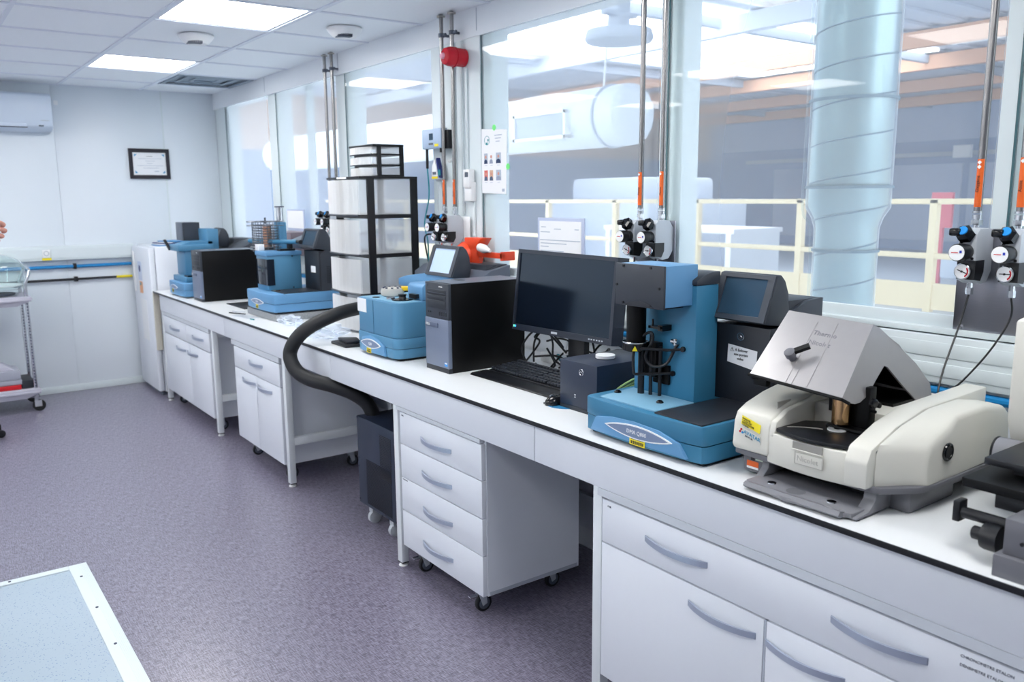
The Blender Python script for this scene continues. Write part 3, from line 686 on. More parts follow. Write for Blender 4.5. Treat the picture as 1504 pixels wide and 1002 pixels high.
# pier items
t = thing('fire_alarm', 'red round fire alarm sounder on the white pier', 'alarm', (.82, 3.78, 2.30))
obj('base', MB().lathe([(.040, 0), (.046, .005), (.046, .055), (.05, .06), (.05, .068)], (.818, 3.78, 2.352), (-1, 0, 0), 28), RED, t)
obj('sounder', MB().lathe([(.046, 0), (.05, .01), (.048, .03), (.04, .052), (.02, .062)], (.75, 3.78, 2.352), (-1, 0, 0), 28), RED, t)
obj('lens', MB().lathe([(.017, 0), (.015, .012), (.008, .017)], (.69, 3.78, 2.352), (-1, 0, 0), 16), mat('alarm_lens', (240, 170, 190), .1), t, label='pale front lens')
t = thing('gas_controller', 'pale blue grey control box with display on the white pier', 'controller', (.79, 4.02, 1.90))
obj('housing', box(.755, .80, 3.93, 4.13, 1.905, 2.01, bev=.006), mat('controller_grey', (168, 188, 214), .4), t)
obj('side_cover', box(.78, .817, 3.90, 3.935, 1.90, 2.0, bev=.006), BLK, t)
obj('display', box(.7535, .756, 4.01, 4.05, 1.95, 1.985), SCRN, t); obj('keypad', box(.7535, .756, 4.01, 4.055, 1.924, 1.935), TOWERL, t)
obj('label_strip', box(.7535, .756, 3.955, 3.995, 1.914, 1.928), YEL, t, label='yellow label')
obj('cable_gland', MB().cyl((.775, 3.955, 1.882), 'z', .011, .025, 12), BLK, t); obj('probe_plug', MB().cyl((.775, 4.11, 1.80), 'z', .008, .105, 12), BLK, t)
tag(obj('probe_cable', MB().tube([(.775, 4.11, 1.80), (.775, 4.10, 1.65), (.76, 4.13, 1.50), (.76, 4.10, 1.40), (.74, 4.06, 1.28), (.74, 4.05, 1.23)], .004, 6, 6), TEAL), 'thin dark cable hanging from the control box', 'cable')
tag(obj('loop_cable', MB().tube([(.74, 4.04, 1.23), (.74, 4.09, 1.36), (.72, 4.06, 1.43), (.72, 3.97, 1.44), (.73, 3.92, 1.40), (.74, 3.90, 1.32)], .005, 6, 6), BLK), 'black cable looping below the middle regulators', 'cable')
t = thing('gas_detector', 'small hand held gas detector hanging below the control box', 'detector', (.79, 4.02, 1.72))
obj('cradle', box(.79, .815, 3.97, 4.06, 1.73, 1.81, bev=.01), ALU, t)
obj('body', MB().prism([(3.99, 1.74), (4.06, 1.74), (4.055, 1.81), (4.03, 1.85), (4.01, 1.81)], 'x', .77, .79, bev=.004), WHT, t)
obj('display', box(.768, .771, 4.01, 4.045, 1.765, 1.78), TOWERL, t); obj('label_strip', box(.768, .771, 3.995, 4.055, 1.743, 1.755), YEL, t)
obj('grip', MB().prism([(3.96, 1.745), (3.985, 1.75), (4.01, 1.85), (4.0, 1.855)], 'x', .77, .792), mat('navy', (40, 50, 110), .4), t)
obj('green_part', box(.766, .77, 3.963, 3.982, 1.76, 1.79), TEAL, t)
obj('lanyard', MB().tube([(.79, 4.02, 1.73), (.79, 4.03, 1.60), (.79, 4.02, 1.55)], .002, 6, 4), ALU, t)
t = thing('wall_thermostat', 'white remote controller in a holder left of the poster', 'thermostat', (.80, 3.71, 1.61))
obj('holder', box(.785, .818, 3.685, 3.755, 1.62, 1.72, bev=.006), WHT, t); obj('remote', box(.775, .812, 3.69, 3.75, 1.69, 1.785, bev=.006), WHT, t)
obj('display', box(.7735, .776, 3.70, 3.73, 1.745, 1.77), TOWERL, t)
for y, z0, z1, lb in ((3.757, 1.785, 2.30, 'white conduit from the red alarm down to the remote holder'), (3.70, 1.255, 1.62, 'white conduit below the remote holder'), (3.875, 1.255, 2.44, 'white conduit between the steel pipes on the pier'), (3.80, 1.55, 2.44, 'narrow white conduit right of the steel pipes on the pier')):
    tag(obj('conduit', box(.806, .8178, y-.008, y+.008, z0, z1, bev=.003), FRAME), lb, 'conduit')
tag(obj('short_cable', MB().tube([(.80, 3.87, 1.93), (.79, 3.86, 1.86), (.79, 3.90, 1.83), (.80, 3.93, 1.84)], .005, 6, 6), WHT), 'short white cable curling behind the steel pipe', 'cable')

# poster with portraits on the glass
t = thing('poster', 'white poster with six small portraits taped to the glass', 'poster', (.82, 3.54, 1.66))
px = .822
obj('sheet', MB().poly([(px, 3.652, 1.662), (px, 3.428, 1.655), (px, 3.418, 1.970), (px, 3.640, 1.985)], (.0012, 0, 0)), WPAP, t)
for y, z in ((3.525, 1.985), (3.655, 1.80), (3.410, 1.79)): obj('tape_dot', MB().lathe([(.015, 0), (.015, .001)], (px-.0015, y, z), 'x', 14), GRN, t, label='green tape dot')
obj('logo', MB().torus((px-.0006, 3.59, 1.925), 'x', .022, .0012, 24, 4).box(px-.001, px, 3.585, 3.60, 1.903, 1.915).box(px-.001, px, 3.575, 3.585, 1.92, 1.932), TEAL, t)
for k in range(3): obj('text_line', box(px-.001, px, 3.46+.01*k, 3.525-.006*k, 1.945-.015*k, 1.949-.015*k), HGREY, t)
cols = [(mat('cloth_navy', (40, 62, 100), .7)), mat('cloth_grey', (150, 160, 185), .7), mat('cloth_navy', (40, 62, 100), .7), mat('cloth_slate', (80, 100, 130), .7), mat('cloth_slate', (80, 100, 130), .7), mat('cloth_grey', (150, 160, 185), .7)]
bgs = [HGREY, HWHT, HGREY, mat('portrait_red', (214, 110, 100), .6), mat('portrait_tan', (214, 176, 150), .6), HGREY]
for k in range(6):
    y = 3.602-.048*(k % 3)-(.015 if k % 3 == 2 else 0); z = 1.835-.085*(k//3); w2 = .015 if k % 3 != 2 else .021
    p = obj('portrait', box(px-.0008, px, y-w2, y+w2, z-.026, z+.026), bgs[k], t)
    obj('head', MB().lathe([(.008, 0), (.008, .0006)], (px-.0014, y, z+.008), 'x', 12), SKIN, p)
    obj('shoulders', MB().prism([(y-w2, z-.026), (y+w2, z-.026), (y+w2*.8, z-.010), (y, z-.003), (y-w2*.8, z-.010)], 'x', px-.0016, px-.0009), cols[k], p)
    obj('caption', box(px-.0006, px, y-.011, y+.011, z-.036, z-.034), HGREY, t)
obj('stamp', box(px-.0006, px, 3.44, 3.462, 1.668, 1.682), HGREY, t)

# orange device on the sill
t = thing('orange_blower', 'orange round plastic device with flared top on the window sill', 'device', (.74, 3.52, 1.233))
ax_ = (-.80, -.25, 0); bc = Vector((.745, 3.645, 1.338))
dr_ = obj('drum', MB().lathe([(.02, -.03), (.060, -.03), (.072, -.02), (.076, .0), (.076, .03), (.070, .055), (.052, .075), (.02, .088), (.004, .09)], bc, ax_, 32), ORGP, t)
obj('drum_ribs', MB().torus(bc+Vector(ax_).normalized()*.0, ax_, .077, .004, 32, 6).torus(bc+Vector(ax_).normalized()*.032, ax_, .0765, .003, 32, 6), mat('orange_dark', (205, 60, 26), .45), t)
obj('foot', box(.69, .80, 3.58, 3.68, 1.233, 1.28, bev=.006), ORGP, t)
obj('flared_top', MB().prism([(3.63, 1.38), (3.54, 1.38), (3.48, 1.438), (3.63, 1.438)], 'x', .70, .77, bev=.003), ORGP, t)
obj('bracket_arm', MB().box(.70, .72, 3.30, 3.52, 1.345, 1.372, bev=.002).box(.70, .78, 3.30, 3.315, 1.335, 1.378, bev=.002).box(.70, .722, 3.50, 3.58, 1.31, 1.40), mat('orange_deep', (216, 64, 30), .45), t)
obj('nozzle', MB().lathe([(.012, 0), (.021, .015), (.022, .06), (.014, .085), (.008, .12)], (.70, 3.50, 1.395), (-.1, -1, -.12), 18), WHT, t, label='white nozzle')

# document stands behind the monitors
t = thing('document_board', 'pale framed document board on the sill behind the large monitor', 'board', (.80, 2.97, 1.255))
obj('board', box(.80, .806, 2.81, 3.145, 1.255, 1.545, bev=.002), mat('board_lilac', (178, 188, 214), .5), t)
obj('sheet', box(.7985, .80, 2.83, 3.13, 1.265, 1.53), WPAP, t)
for k, (a, b, z) in enumerate(((2.97, 3.02, 1.492), (3.08, 3.115, 1.50), (2.845, 2.875, 1.492), (3.05, 3.12, 1.477), (2.835, 3.125, 1.440), (2.93, 3.12, 1.425), (3.06, 3.12, 1.41), (2.95, 3.12, 1.39))):
    obj('text_line', box(.7978, .7986, a, b, z, z+.004), HGREY, t)
t = thing('document_board', 'pale framed document sheet behind the wire carousel instrument', 'board', (.79, 6.09, 1.40))
obj('board', box(.785, .79, 5.92, 6.26, 1.40, 1.56), mat('board_lilac', (178, 188, 214), .5), t)
obj('sheet', box(.7835, .785, 5.935, 6.245, 1.42, 1.55), WPAP, t)
tag(obj('brown_box', box(.62, .78, 5.78, 6.15, 1.233, 1.40, bev=.004), BROWN), 'brown grey box on the sill behind the wire carousel instrument', 'box')

# far wall objects
t = thing('framed_certificate', 'black framed certificate with blue corners on the far wall', 'certificate', (.225, YF-.02, 1.82))
fr = MB()
for a in ((.055, .392, 2.05, 2.083), (.055, .392, 1.822, 1.855), (.055, .085, 1.855, 2.05), (.362, .392, 1.855, 2.05)): fr.box(a[0], a[1], YF-.028, YF-.007, a[2], a[3])
obj('frame', fr, mat('frame_black', (30, 26, 38), .4), t)
obj('sheet', box(.08, .37, YF-.018, YF-.012, 1.85, 2.055), WPAP, t)
for (x, z, sx_, sz_) in ((.10, 2.035, 1, -1), (.35, 2.035, -1, -1), (.10, 1.872, 1, 1), (.35, 1.872, -1, 1)):
    obj('corner_mark', MB().prism([(x, z), (x+.022*sx_, z), (x, z+.022*sz_)], 'y', YF-.0195, YF-.018), INKC, t)
for k, (a, b) in enumerate(((.20, .25), (.13, .33), (.19, .27), (.20, .25), (.12, .34), (.17, .30))): obj('text_line', box(a, b, YF-.019, YF-.018, 2.015-.02*k, 2.018-.02*k), INK if k == 0 else HGREY, t)
obj('signature', box(.26, .30, YF-.019, YF-.018, 1.885, 1.892), HGREY, t)

t = thing('air_conditioner', 'white wall mounted air conditioner at top left of the far wall', 'air conditioner', (-1.0, YF-.1, 2.19))
obj('housing', MB().prism([(YF-.006, 2.19), (YF-.12, 2.195), (YF-.19, 2.23), (YF-.205, 2.30), (YF-.20, 2.47), (YF-.17, 2.49), (YF-.006, 2.49)], 'x', -1.50, -.53, bev=.01), ACW, t)
obj('flap', box(-1.42, -.72, YF-.199, YF-.165, 2.222, 2.248, bev=.004), ACW, t); obj('flap_gap', box(-1.425, -.715, YF-.196, YF-.17, 2.216, 2.222), INK, t)
obj('display', box(-.635, -.60, YF-.197, YF-.16, 2.228, 2.238), SCRN, t)
obj('badge', box(-.62, -.56, YF-.2055, YF-.20, 2.272, 2.276), ALU, t)
tag(obj('paper_note', box(-.488, -.455, YF-.0075, YF-.006, 2.42, 2.455), WHT), 'tiny white square sticker on the far wall right of the air conditioner', 'sticker')

# fridge
t = thing('fridge', 'white upright fridge in the far corner with notes on its door', 'refrigerator', (.3, 7.64, 0))
obj('cabinet', box(.05, .62, 7.31, 7.91, .03, 1.255, bev=.008), FRIDGE, t)
d = obj('door', box(.0, .046, 7.31, 7.91, .04, 1.245, bev=.01), FRIDGE, t)
obj('handle', box(-.012, .0, 7.83, 7.86, .85, 1.2, bev=.003), WHT, d)
obj('foot', MB().box(.03, .6, 7.34, 7.88, 0, .03), TOWERL, t)
obj('side_filler', box(.004, .05, 7.278, 7.306, .40, .88), CREAM, t, label='cream side strip')
for (y0, y1, z0, z1, m_, lb) in ((7.60, 7.72, .96, 1.12, mat('note_white_blue', (206, 216, 236), .6), 'pale note with dark blue print on the fridge door'), (7.60, 7.70, .85, .95, mat('note_orange', (226, 170, 130), .6), 'small orange note on the fridge door'), (7.50, 7.70, .45, .80, WPAP, 'tall white sheet on the fridge door')):
    n_ = tag(obj('door_note', box(-.0025, -.0005, y0, y1, z0, z1), m_), lb, 'note')
    if y1 == 7.72: obj('print', MB().lathe([(.03, 0), (.03, .0008)], (-.0033, 7.66, 1.06), 'x', 16), mat('note_navy', (34, 50, 120), .5), n_)
    if z1 == .95: obj('magnet', MB().lathe([(.012, 0), (.012, .006)], (-.008, 7.65, .93), 'x', 12), TEAL, n_)
t = thing('paper_stack', 'blue and white papers lying on top of the fridge', 'papers', (.3, 7.6, 1.255))
for k in range(5): obj('sheet', MB().box(.10+.02*k, .40+.015*k, 7.4+.03*(k % 2), 7.62+.03*(k % 3), 1.2552+.008*k, 1.262+.008*k, rot=.1*k), [BPIPE, WPAP, mat('navy', (40, 50, 110), .4), WPAP, BPIPE][k], t)

# ================================================================== BENCH INSTRUMENTS
def control_tower(t, xf, y0, y1, zb, s=1., xd=.26, screen=SCRN, note=True, logo=True, yh0=None, yh1=None, body=True, ztop=1.41, zmid=1.255, xh=None):
    """dark control tower with a tilted touch screen head"""
    yh0 = y0-.005 if yh0 is None else yh0; yh1 = y1 if yh1 is None else yh1
    if body:
        obj('tower_body', MB().box(xf, xf+.10, y0, y1, zb, zmid, bev=.004), TOWERD, t)
        zs = zmid+.015
        obj('tower_side', MB().prism([(xf+.10, zb), (xf+.012, zb), (xf+.012, zmid-.02), (xf+.04, zmid+.005), (xf+.10, zmid+.045), (xf+.17, zmid+.07), (xf+xd, zmid+.075), (xf+xd, zb)], 'y', y0-.002, y0+.014, bev=.002), TOWER, t)
        obj('tower_back', MB().box(xf+.10, xf+xd, y0+.012, y1, zb, zmid+.075, bev=.004), TOWER, t)
        ho = MB()
        for a in range(16):
            for b in range(10): ho.box(xf+.05+a*.011, xf+.055+a*.011, y0-.0028, y0-.0015, zb+.05+b*.011, zb+.055+b*.011)
        obj('vent_holes', ho, BLKM, t, kind='stuff')
    xh = xf-.03 if xh is None else xh
    tilt = (.30)
    def pt(u, z, off=0.): return (xh+(z-(zmid+.018))*.38+off, z)
    zl, zh = zmid+.018, ztop
    prof = [pt(0, zl), pt(0, zh), (xh+.068, zh+.001), (xh+.088, zh-.018), (xh+.105, zh-.055), (xh+.112, zl+.03), (xh+.10, zl-.015), (xh+.02, zl-.006)]
    h = obj('screen_head', MB().prism(prof, 'y', yh0, yh1, bev=.005), TOWER, t)
    yw = yh1-yh0
    def quad(a0, a1, b0, b1, off, th, m_, nm, par):
        z0, z1 = zl+(zh-zl)*b0, zl+(zh-zl)*b1
        return obj(nm, MB().poly([(pt(0, z0)[0]-off, yh0+yw*a0, z0), (pt(0, z0)[0]-off, yh0+yw*a1, z0), (pt(0, z1)[0]-off, yh0+yw*a1, z1), (pt(0, z1)[0]-off, yh0+yw*a0, z1)], (th, 0, 0)), m_, par)
    bz = MB()
    for a0, a1, b0, b1 in ((.02, .98, .90, .985), (.02, .98, .02, .12), (.02, .13, .12, .90), (.87, .98, .12, .90)):
        z0, z1 = zl+(zh-zl)*b0, zl+(zh-zl)*b1
        bz.poly([(pt(0, z0)[0]-.006, yh0+yw*a0, z0), (pt(0, z0)[0]-.006, yh0+yw*a1, z0), (pt(0, z1)[0]-.006, yh0+yw*a1, z1), (pt(0, z1)[0]-.006, yh0+yw*a0, z1)], (.006, 0, 0))
    obj('screen_bezel', bz, BEZ, h)
    quad(.13, .87, .12, .90, .001, .0008, screen, 'touch_screen', h)
    if logo:
        ym = (y0+y1)/2; zc = zmid-.035
        lg = obj('emblem', MB().lathe([(.011, 0), (.011, .0015)], (xf-.0015, ym, zc), 'x', 20), TOWER, t)
        obj('emblem_ring', MB().torus((xf-.001, ym, zc), 'x', .0115, .0012, 24, 6), CHROME, lg)
        obj('emblem_wave', MB().tube([(xf-.002, ym+.006, zc-.002), (xf-.002, ym+.002, zc+.003), (xf-.002, ym-.003, zc+.001), (xf-.002, ym-.006, zc-.002)], .0009, 5, 3), CHROME, lg)
def lens_badge(t, x, ya, yb, z, h, txt='Q800', ts=.02):
    """pointed oval badge on a front face looking -X"""
    n = 16; up_, dn = [], []
    for k in range(n+1):
        u = k/n; s_ = math.sin(PI*u)**.82; up_.append((ya+(yb-ya)*u, z+h*.5*s_)); dn.append((ya+(yb-ya)*u, z-h*.5*s_))
    rim = obj('badge_rim', MB().prism(up_+dn[1:-1][::-1], 'x', x-.003, x), WHT, t)
    up2 = [(p[0]*.90+(ya+yb)/2*.10, z+(p[1]-z)*.80) for p in up_]; dn2 = [(p[0]*.90+(ya+yb)/2*.10, z+(p[1]-z)*.80) for p in dn]
    obj('badge_field', MB().prism(up2+dn2[1:-1][::-1], 'x', x-.004, x-.001), mat('badge_grey', (124, 140, 170), .35, .2), rim)
    if txt: text('badge_lettering', txt, ts, (x-.0042, (ya+yb)/2, z-ts*.35), *NX, WHT, rim, 'CENTER')
def yellow_tag(t, x, y0, y1, z0, z1):
    o = obj('yellow_label', box(x-.001, x, y0, y1, z0, z1), YEL, t, label='yellow inventory label')
    b = MB(); k = 0; yy = y0+.005
    while yy < y1-.006:
        b.box(x-.0014, x-.001, yy, yy+(.0012 if k % 3 else .002), z0+.003, z0+(z1-z0)*.5); yy += .0026; k += 1
    obj('barcode', b, INKB, o)
    obj('print_line', box(x-.0014, x-.001, y0+.004, y1-.006, z1-.009, z1-.006), INKB, o)
def base_plate(t, x0, x1, y0, y1, z0, z1, m_, zs, bulge=.012, name='base', gap=True):
    """instrument base with slightly bowed front, two storeys with seam"""
    def outl(e):
        n = 10; pts = []
        for k in range(n+1):
            u = k/n; pts.append((x0-bulge*math.sin(PI*u)-e, y0+(y1-y0)*u))
        pts = [(p[0], p[1]) for p in pts]
        return [(x1, y0-e)]+[(pts[0][0]+.02, y0-e)]+[(pts[0][0]+.004, y0+.008-e)]+pts[1:-1]+[(pts[-1][0]+.004, y1-.008+e), (pts[-1][0]+.02, y1+e), (x1, y1+e)]
    b = obj(name, MB().prism(outl(0), 'z', z0, zs-.001), m_, t)
    obj(name+'_cover', MB().prism(outl(.002), 'z', zs+.001, z1, bev=.004), m_, t)
    if gap: obj('underside', MB().prism([(x0+.02, y0+.015), (x1-.01, y0+.015), (x1-.01, y1-.015), (x0+.02, y1-.015)], 'z', z0-.012, z0+.002), BLK, t)

# ---- DMA like column instrument
t = thing('column_instrument', 'large blue column instrument with grey head and raised dark touch screen', 'instrument', (.35, 1.71, .9))
base_plate(t, .062, .60, 1.468, 1.955, .912, 1.018, BLUE, .960)
obj('front_arch', MB().prism([(1.515, .918), (1.545, .957), (1.62, .978), (1.72, .984), (1.82, .978), (1.89, .965), (1.915, .918)], 'x', .046, .062, bev=.003), BLUEL, t)
lens_badge(t, .0455, 1.565, 1.845, .953, .042, 'DMA Q800', .017)
yellow_tag(t, .0445, 1.672, 1.735, .9135, .9395)
obj('blue_tray', MB().prism([(.078, 1.665), (.078, 1.905), (.245, 1.925), (.245, 1.665)], 'z', 1.016, 1.023, bev=.002), BLUET, t)
obj('dark_tray', MB().prism([(.066, 1.478), (.068, 1.66), (.40, 1.66), (.40, 1.478)], 'z', 1.016, 1.0225, bev=.002), TOWERD, t)
for x, y in ((.155, 1.905), (.16, 1.726)): obj('tray_screw', MB().lathe([(.012, 0), (.012, .003), (.007, .008)], (x, y, 1.022), 'z', 14), BLKG, t)
obj('column', MB().box(.246, .345, 1.668, 1.925, 1.018, 1.378, bev=.004), BLUE, t)
obj('column_cap', MB().prism([(.244, 1.378), (.244, 1.393), (.275, 1.408), (.31, 1.416), (.348, 1.416), (.348, 1.378)], 'y', 1.665, 1.80, bev=.003), TOWER, t)
hd = obj('head', MB().box(.128, .268, 1.685, 1.882, 1.318, 1.440, bev=.002), BLUEL, t)
obj('head_front', box(.120, .129, 1.683, 1.884, 1.314, 1.441, bev=.001), TOWER, t)
obj('head_arch', MB().prism([(1.72, 1.316), (1.74, 1.326), (1.78, 1.332), (1.82, 1.326), (1.845, 1.316)], 'x', .118, .121), TOWERD, t)
for y, z in ((1.85, 1.434), (1.735, 1.434), (1.878, 1.375), (1.70, 1.375), (1.85, 1.322), (1.735, 1.32)): obj('head_screw', MB().cyl((.117, y, z), 'x', .0042, .004, 10), BLK, t)
obj('head_foot', box(.15, .26, 1.72, 1.86, 1.308, 1.32), BLK, t)
obj('furnace_shaft', MB().cyl((.19, 1.862, 1.19), 'z', .031, .125, 22), BLKM, t)
obj('clamp_ring', MB().lathe([(.030, 0), (.040, .004), (.040, .028), (.03, .031)], (.185, 1.86, 1.162), 'z', 24), BLKG, t)
obj('clamp_band', MB().lathe([(.0405, 0), (.0415, .001), (.0415, .004), (.0405, .005)], (.185, 1.86, 1.188), 'z', 24, cap=False), CHROME, t)
obj('warning_sign', MB().poly([(.1620, 1.8265, 1.167), (.1500, 1.8385, 1.167), (.1560, 1.8325, 1.184)], (-.0012, -.0012, 0)), YEL, t, label='yellow warning triangle')
obj('drive_rod', MB().cyl((.205, 1.85, 1.02), 'z', .009, .15, 12).cyl((.215, 1.82, 1.02), 'z', .006, .2, 10).cyl((.225, 1.79, 1.02), 'z', .006, .16, 10), BLK, t)
obj('clamp_block', MB().box(.215, .248, 1.80, 1.85, 1.08, 1.19, bev=.003).box(.236, .248, 1.765, 1.83, 1.06, 1.12), BLKM, t)
obj('guard_bar', MB().tube([(.246, 1.715, 1.18), (.215, 1.75, 1.175), (.175, 1.82, 1.175), (.165, 1.845, 1.165), (.165, 1.845, 1.10), (.175, 1.83, 1.092), (.246, 1.755, 1.098)], .0045, 8, 3), BLK, t)
for y, z in ((1.713, 1.18), (1.752, 1.098)): obj('bar_ferrule', MB().cyl((.238, y, z), 'x', .0085, .012, 10), BLKG, t)
obj('hook_cable', MB().tube([(.20, 1.855, 1.02), (.195, 1.85, 1.12), (.19, 1.84, 1.2), (.20, 1.81, 1.225), (.20, 1.80, 1.20), (.19, 1.82, 1.15), (.20, 1.80, 1.12), (.22, 1.76, 1.13), (.236, 1.74, 1.18), (.244, 1.735, 1.195)], .005, 8, 5), BLK, t)
obj('cable_connector', MB().cyl((.238, 1.755, 1.2), 'y', .008, -.025, 10).cyl((.236, 1.74, 1.19), 'z', .006, .02, 8), CHROME, t, label='chrome connector')
obj('sample_arm', MB().box(.205, .248, 1.765, 1.785, 1.232, 1.25).box(.20, .225, 1.77, 1.82, 1.238, 1.246).cyl((.215, 1.815, 1.245), 'z', .003, .02, 8).cyl((.215, 1.815, 1.243), 'z', .008, .003, 10), BLKG, t)
control_tower(t, .365, 1.49, 1.70, 1.019, screen=SCRN, xd=.25, yh0=1.485, yh1=1.692, ztop=1.413, zmid=1.257, xh=.333)
nt_ = obj('note', MB().poly([(.3635, 1.640, 1.195), (.3635, 1.532, 1.185), (.3635, 1.535, 1.125), (.3635, 1.642, 1.14)], (.0008, 0, 0)), WPAP, t, label='white handwritten note')
text('note_writing', '\u26a0 A Enlever', .012, (.3628, 1.632, 1.176), *NX, INKB, nt_); text('note_writing', 'aux portes', .012, (.3628, 1.617, 1.163), *NX, INKB, nt_); text('note_writing', 'vides', .012, (.3628, 1.605, 1.150), *NX, INKB, nt_)
t2 = t
# pale green tubes behind the cube
for k in range(3): tag(obj('air_tube', MB().tube([(.26, 2.055+.0, .925+.012*k), (.275, 2.03, .97+.012*k), (.34, 2.0, 1.01+.010*k), (.40, 1.975, 1.02+.008*k), (.46, 1.95, 1.015)], .0042, 8, 6), HANDTAPE), 'pale green air tube between the black cube and the blue column instrument', 'tube', 'pale green air tubes')

# ---- black cube power unit
t = thing('cube_unit', 'small dark navy cube unit with round emblem beside the mouse', 'power unit', (.40, 2.15, .9))
obj('housing', box(.200, .52, 2.055, 2.250, .915, 1.076, bev=.002), DKBOX, t); obj('base_band', box(.200, .52, 2.055, 2.250, .90, .9145, bev=.001), TOWERD, t)
obj('emblem_ring', MB().torus((.1995, 2.135, 1.043), 'x', .0105, .0013, 22, 6), CHROME, t)
obj('emblem_wave', MB().tube([(.1992, 2.142, 1.041), (.1992, 2.137, 1.046), (.1992, 2.131, 1.044), (.1992, 2.128, 1.040)], .0011, 5, 3), CHROME, t)
obj('switch_mark', MB().box(.1990, .2, 2.163, 2.171, .948, .9495).box(.1990, .2, 2.163, 2.171, .958, .9595).box(.1990, .2, 2.1662, 2.1678, .949, .958), WHT, t)
tag(obj('petri_dish', MB().lathe([(.032, 0), (.035, .002), (.035, .012), (.034, .013), (.004, .0132)], (.325, 2.15, 1.0765), 'z', 32), WHT), 'round white petri dish on top of the navy cube unit', 'dish')

# ---- mouse, mouse mat, keyboard, monitor
tag(obj('mouse_mat', MB().lathe([(.08, 0), (.08, .002)], (.245, 2.262, .9), 'z', 36), mat('mat_blue', (34, 120, 170), .6)), 'blue round mouse mat under the mouse', 'mouse mat')
t = thing('mouse', 'black computer mouse on the blue mat', 'mouse', (.215, 2.285, .902))
obj('shell', MB().sphere((.218, 2.285, .906), .055, (1.0, .58, .58), 20), BLKG, t)
obj('sole', MB().box(.172, .262, 2.258, 2.312, .902, .907, bev=.002), BLK, t)
obj('wheel', MB().cyl((.19, 2.282, .930), 'y', .008, .006, 12), TOWERL, t)
t = thing('keyboard', 'black computer keyboard with palm rest in front of the monitor', 'keyboard', (.37, 2.6, .9))
ky0, ky1 = 2.30, 2.885
obj('palm_rest', MB().prism([(.245, .90), (.245, .903), (.255, .909), (.33, .913), (.33, .90)], 'y', ky0-.04, ky1+.02, bev=.002), BLK, t)
obj('tray', MB().prism([(.33, .90), (.33, .916), (.50, .930), (.50, .90)], 'y', ky0, ky1, bev=.003), BLK, t)
kk = MB()
for r_ in range(6):
    x = .335+r_*.026 + (.006 if r_ == 5 else 0); z = .917+(x-.33)*.085; y = ky1-.01; c_ = 0
    while y > ky0+.03:
        w_ = .0175
        if r_ == 0 and 3 <= c_ <= 3: w_ = .11
        if (c_ in (14,)): y -= .008
        kk.box(x, x+.0185, y-w_, y, z, z+.012, bev=.003); y -= w_+.0025; c_ += 1
obj('keys', kk, KEYC, t, kind='stuff', label='rows of black keys')
t = thing('monitor', 'large black flat monitor standing behind the keyboard', 'monitor', (.47, 2.52, .9))
# monitor plane corners
A = Vector((.48, 2.912, 1.068)); B = Vector((.385, 2.178, 1.108)); Cc = Vector((.42, 2.185, 1.425)); D = Vector((.515, 2.905, 1.420))
A.z = 1.072; B.z = 1.108
nrm = (B-A).cross(D-A).normalized()
if nrm.x > 0: nrm = -nrm
def mq(u0, u1, v0, v1, off, th, mb=None):
    def P(u, v): return (A*(1-u)+B*u)*(1-v)+(D*(1-u)+Cc*u)*v - (-nrm)*off
    mb = mb or MB(); return mb.poly([P(u0, v0), P(u1, v0), P(u1, v1), P(u0, v1)], (-nrm)*th)
obj('casing', mq(0, 1, 0, 1, 0, .045), MONF, t)
bz = MB()
for q in ((0, 1, 0, .075), (0, 1, .955, 1), (0, .025, .075, .955), (.975, 1, .075, .955)): mq(*q, .006, .006, bz)
bo = obj('bezel', bz, MONF, t)
obj('screen', mq(.025, .975, .075, .955, .0015, .0012), MONS, t)
obj('brand_badge', mq(.44, .50, .025, .05, .0068, .0008), ALU, bo)
bt = MB()
for k in range(6): mq(.80+k*.023, .812+k*.023, .03, .045, .0068, .0008, bt)
obj('buttons', bt, ALU, bo)
obj('status_light', mq(.018, .028, .035, .06, .0075, .0008), LEDG, bo, label='green light'); obj('status_light', mq(.036, .046, .035, .06, .0075, .0008), LEDB, bo, label='blue light')
obj('stand_neck', MB().box(.505, .535, 2.47, 2.57, .92, 1.25, bev=.004), BLK, t); obj('stand_foot', MB().box(.41, .66, 2.40, 2.66, .90, .918, bev=.006), BLK, t)
# cable tangle behind the monitor
random.seed(3)
cab = [[(.60, 2.92, .91), (.56, 2.86, 1.02), (.58, 2.80, 1.07), (.62, 2.74, 1.0), (.62, 2.68, .92)], [(.56, 2.93, .92), (.52, 2.90, .99), (.55, 2.86, 1.06), (.60, 2.80, 1.09)], [(.55, 2.85, .95), (.60, 2.75, .96), (.58, 2.62, .94), (.62, 2.50, .96), (.60, 2.35, .93)],
       [(.62, 2.84, 1.08), (.58, 2.76, 1.02), (.54, 2.70, .96), (.56, 2.60, .92)], [(.66, 2.90, 1.0), (.64, 2.76, 1.03), (.66, 2.60, .99), (.64, 2.45, 1.0), (.66, 2.3, .95)], [(.58, 2.80, .99), (.56, 2.72, .93), (.54, 2.78, .905), (.58, 2.88, .91)], [(.64, 2.70, 1.08), (.58, 2.62, 1.0), (.60, 2.54, .96), (.64, 2.44, 1.02), (.62, 2.3, 1.02)], [(.60, 2.25, 1.0), (.62, 2.15, .98), (.60, 2.08, 1.02), (.64, 2.0, 1.0)]]
for k in range(9):
    y = 2.92-.10*k; p = [(.52+random.uniform(0, .12), y+random.uniform(-.04, .04), .907)]
    for q in range(4): p.append((.52+random.uniform(0, .14), p[-1][1]-random.uniform(.02, .12), random.uniform(.91, 1.07)))
    cab.append(p)
for p in cab: tag(obj('loose_cable', MB().tube(p, .0045, 8, 6), BLK), 'black cable in the tangle behind the monitor', 'cable', 'black cables behind the monitor')
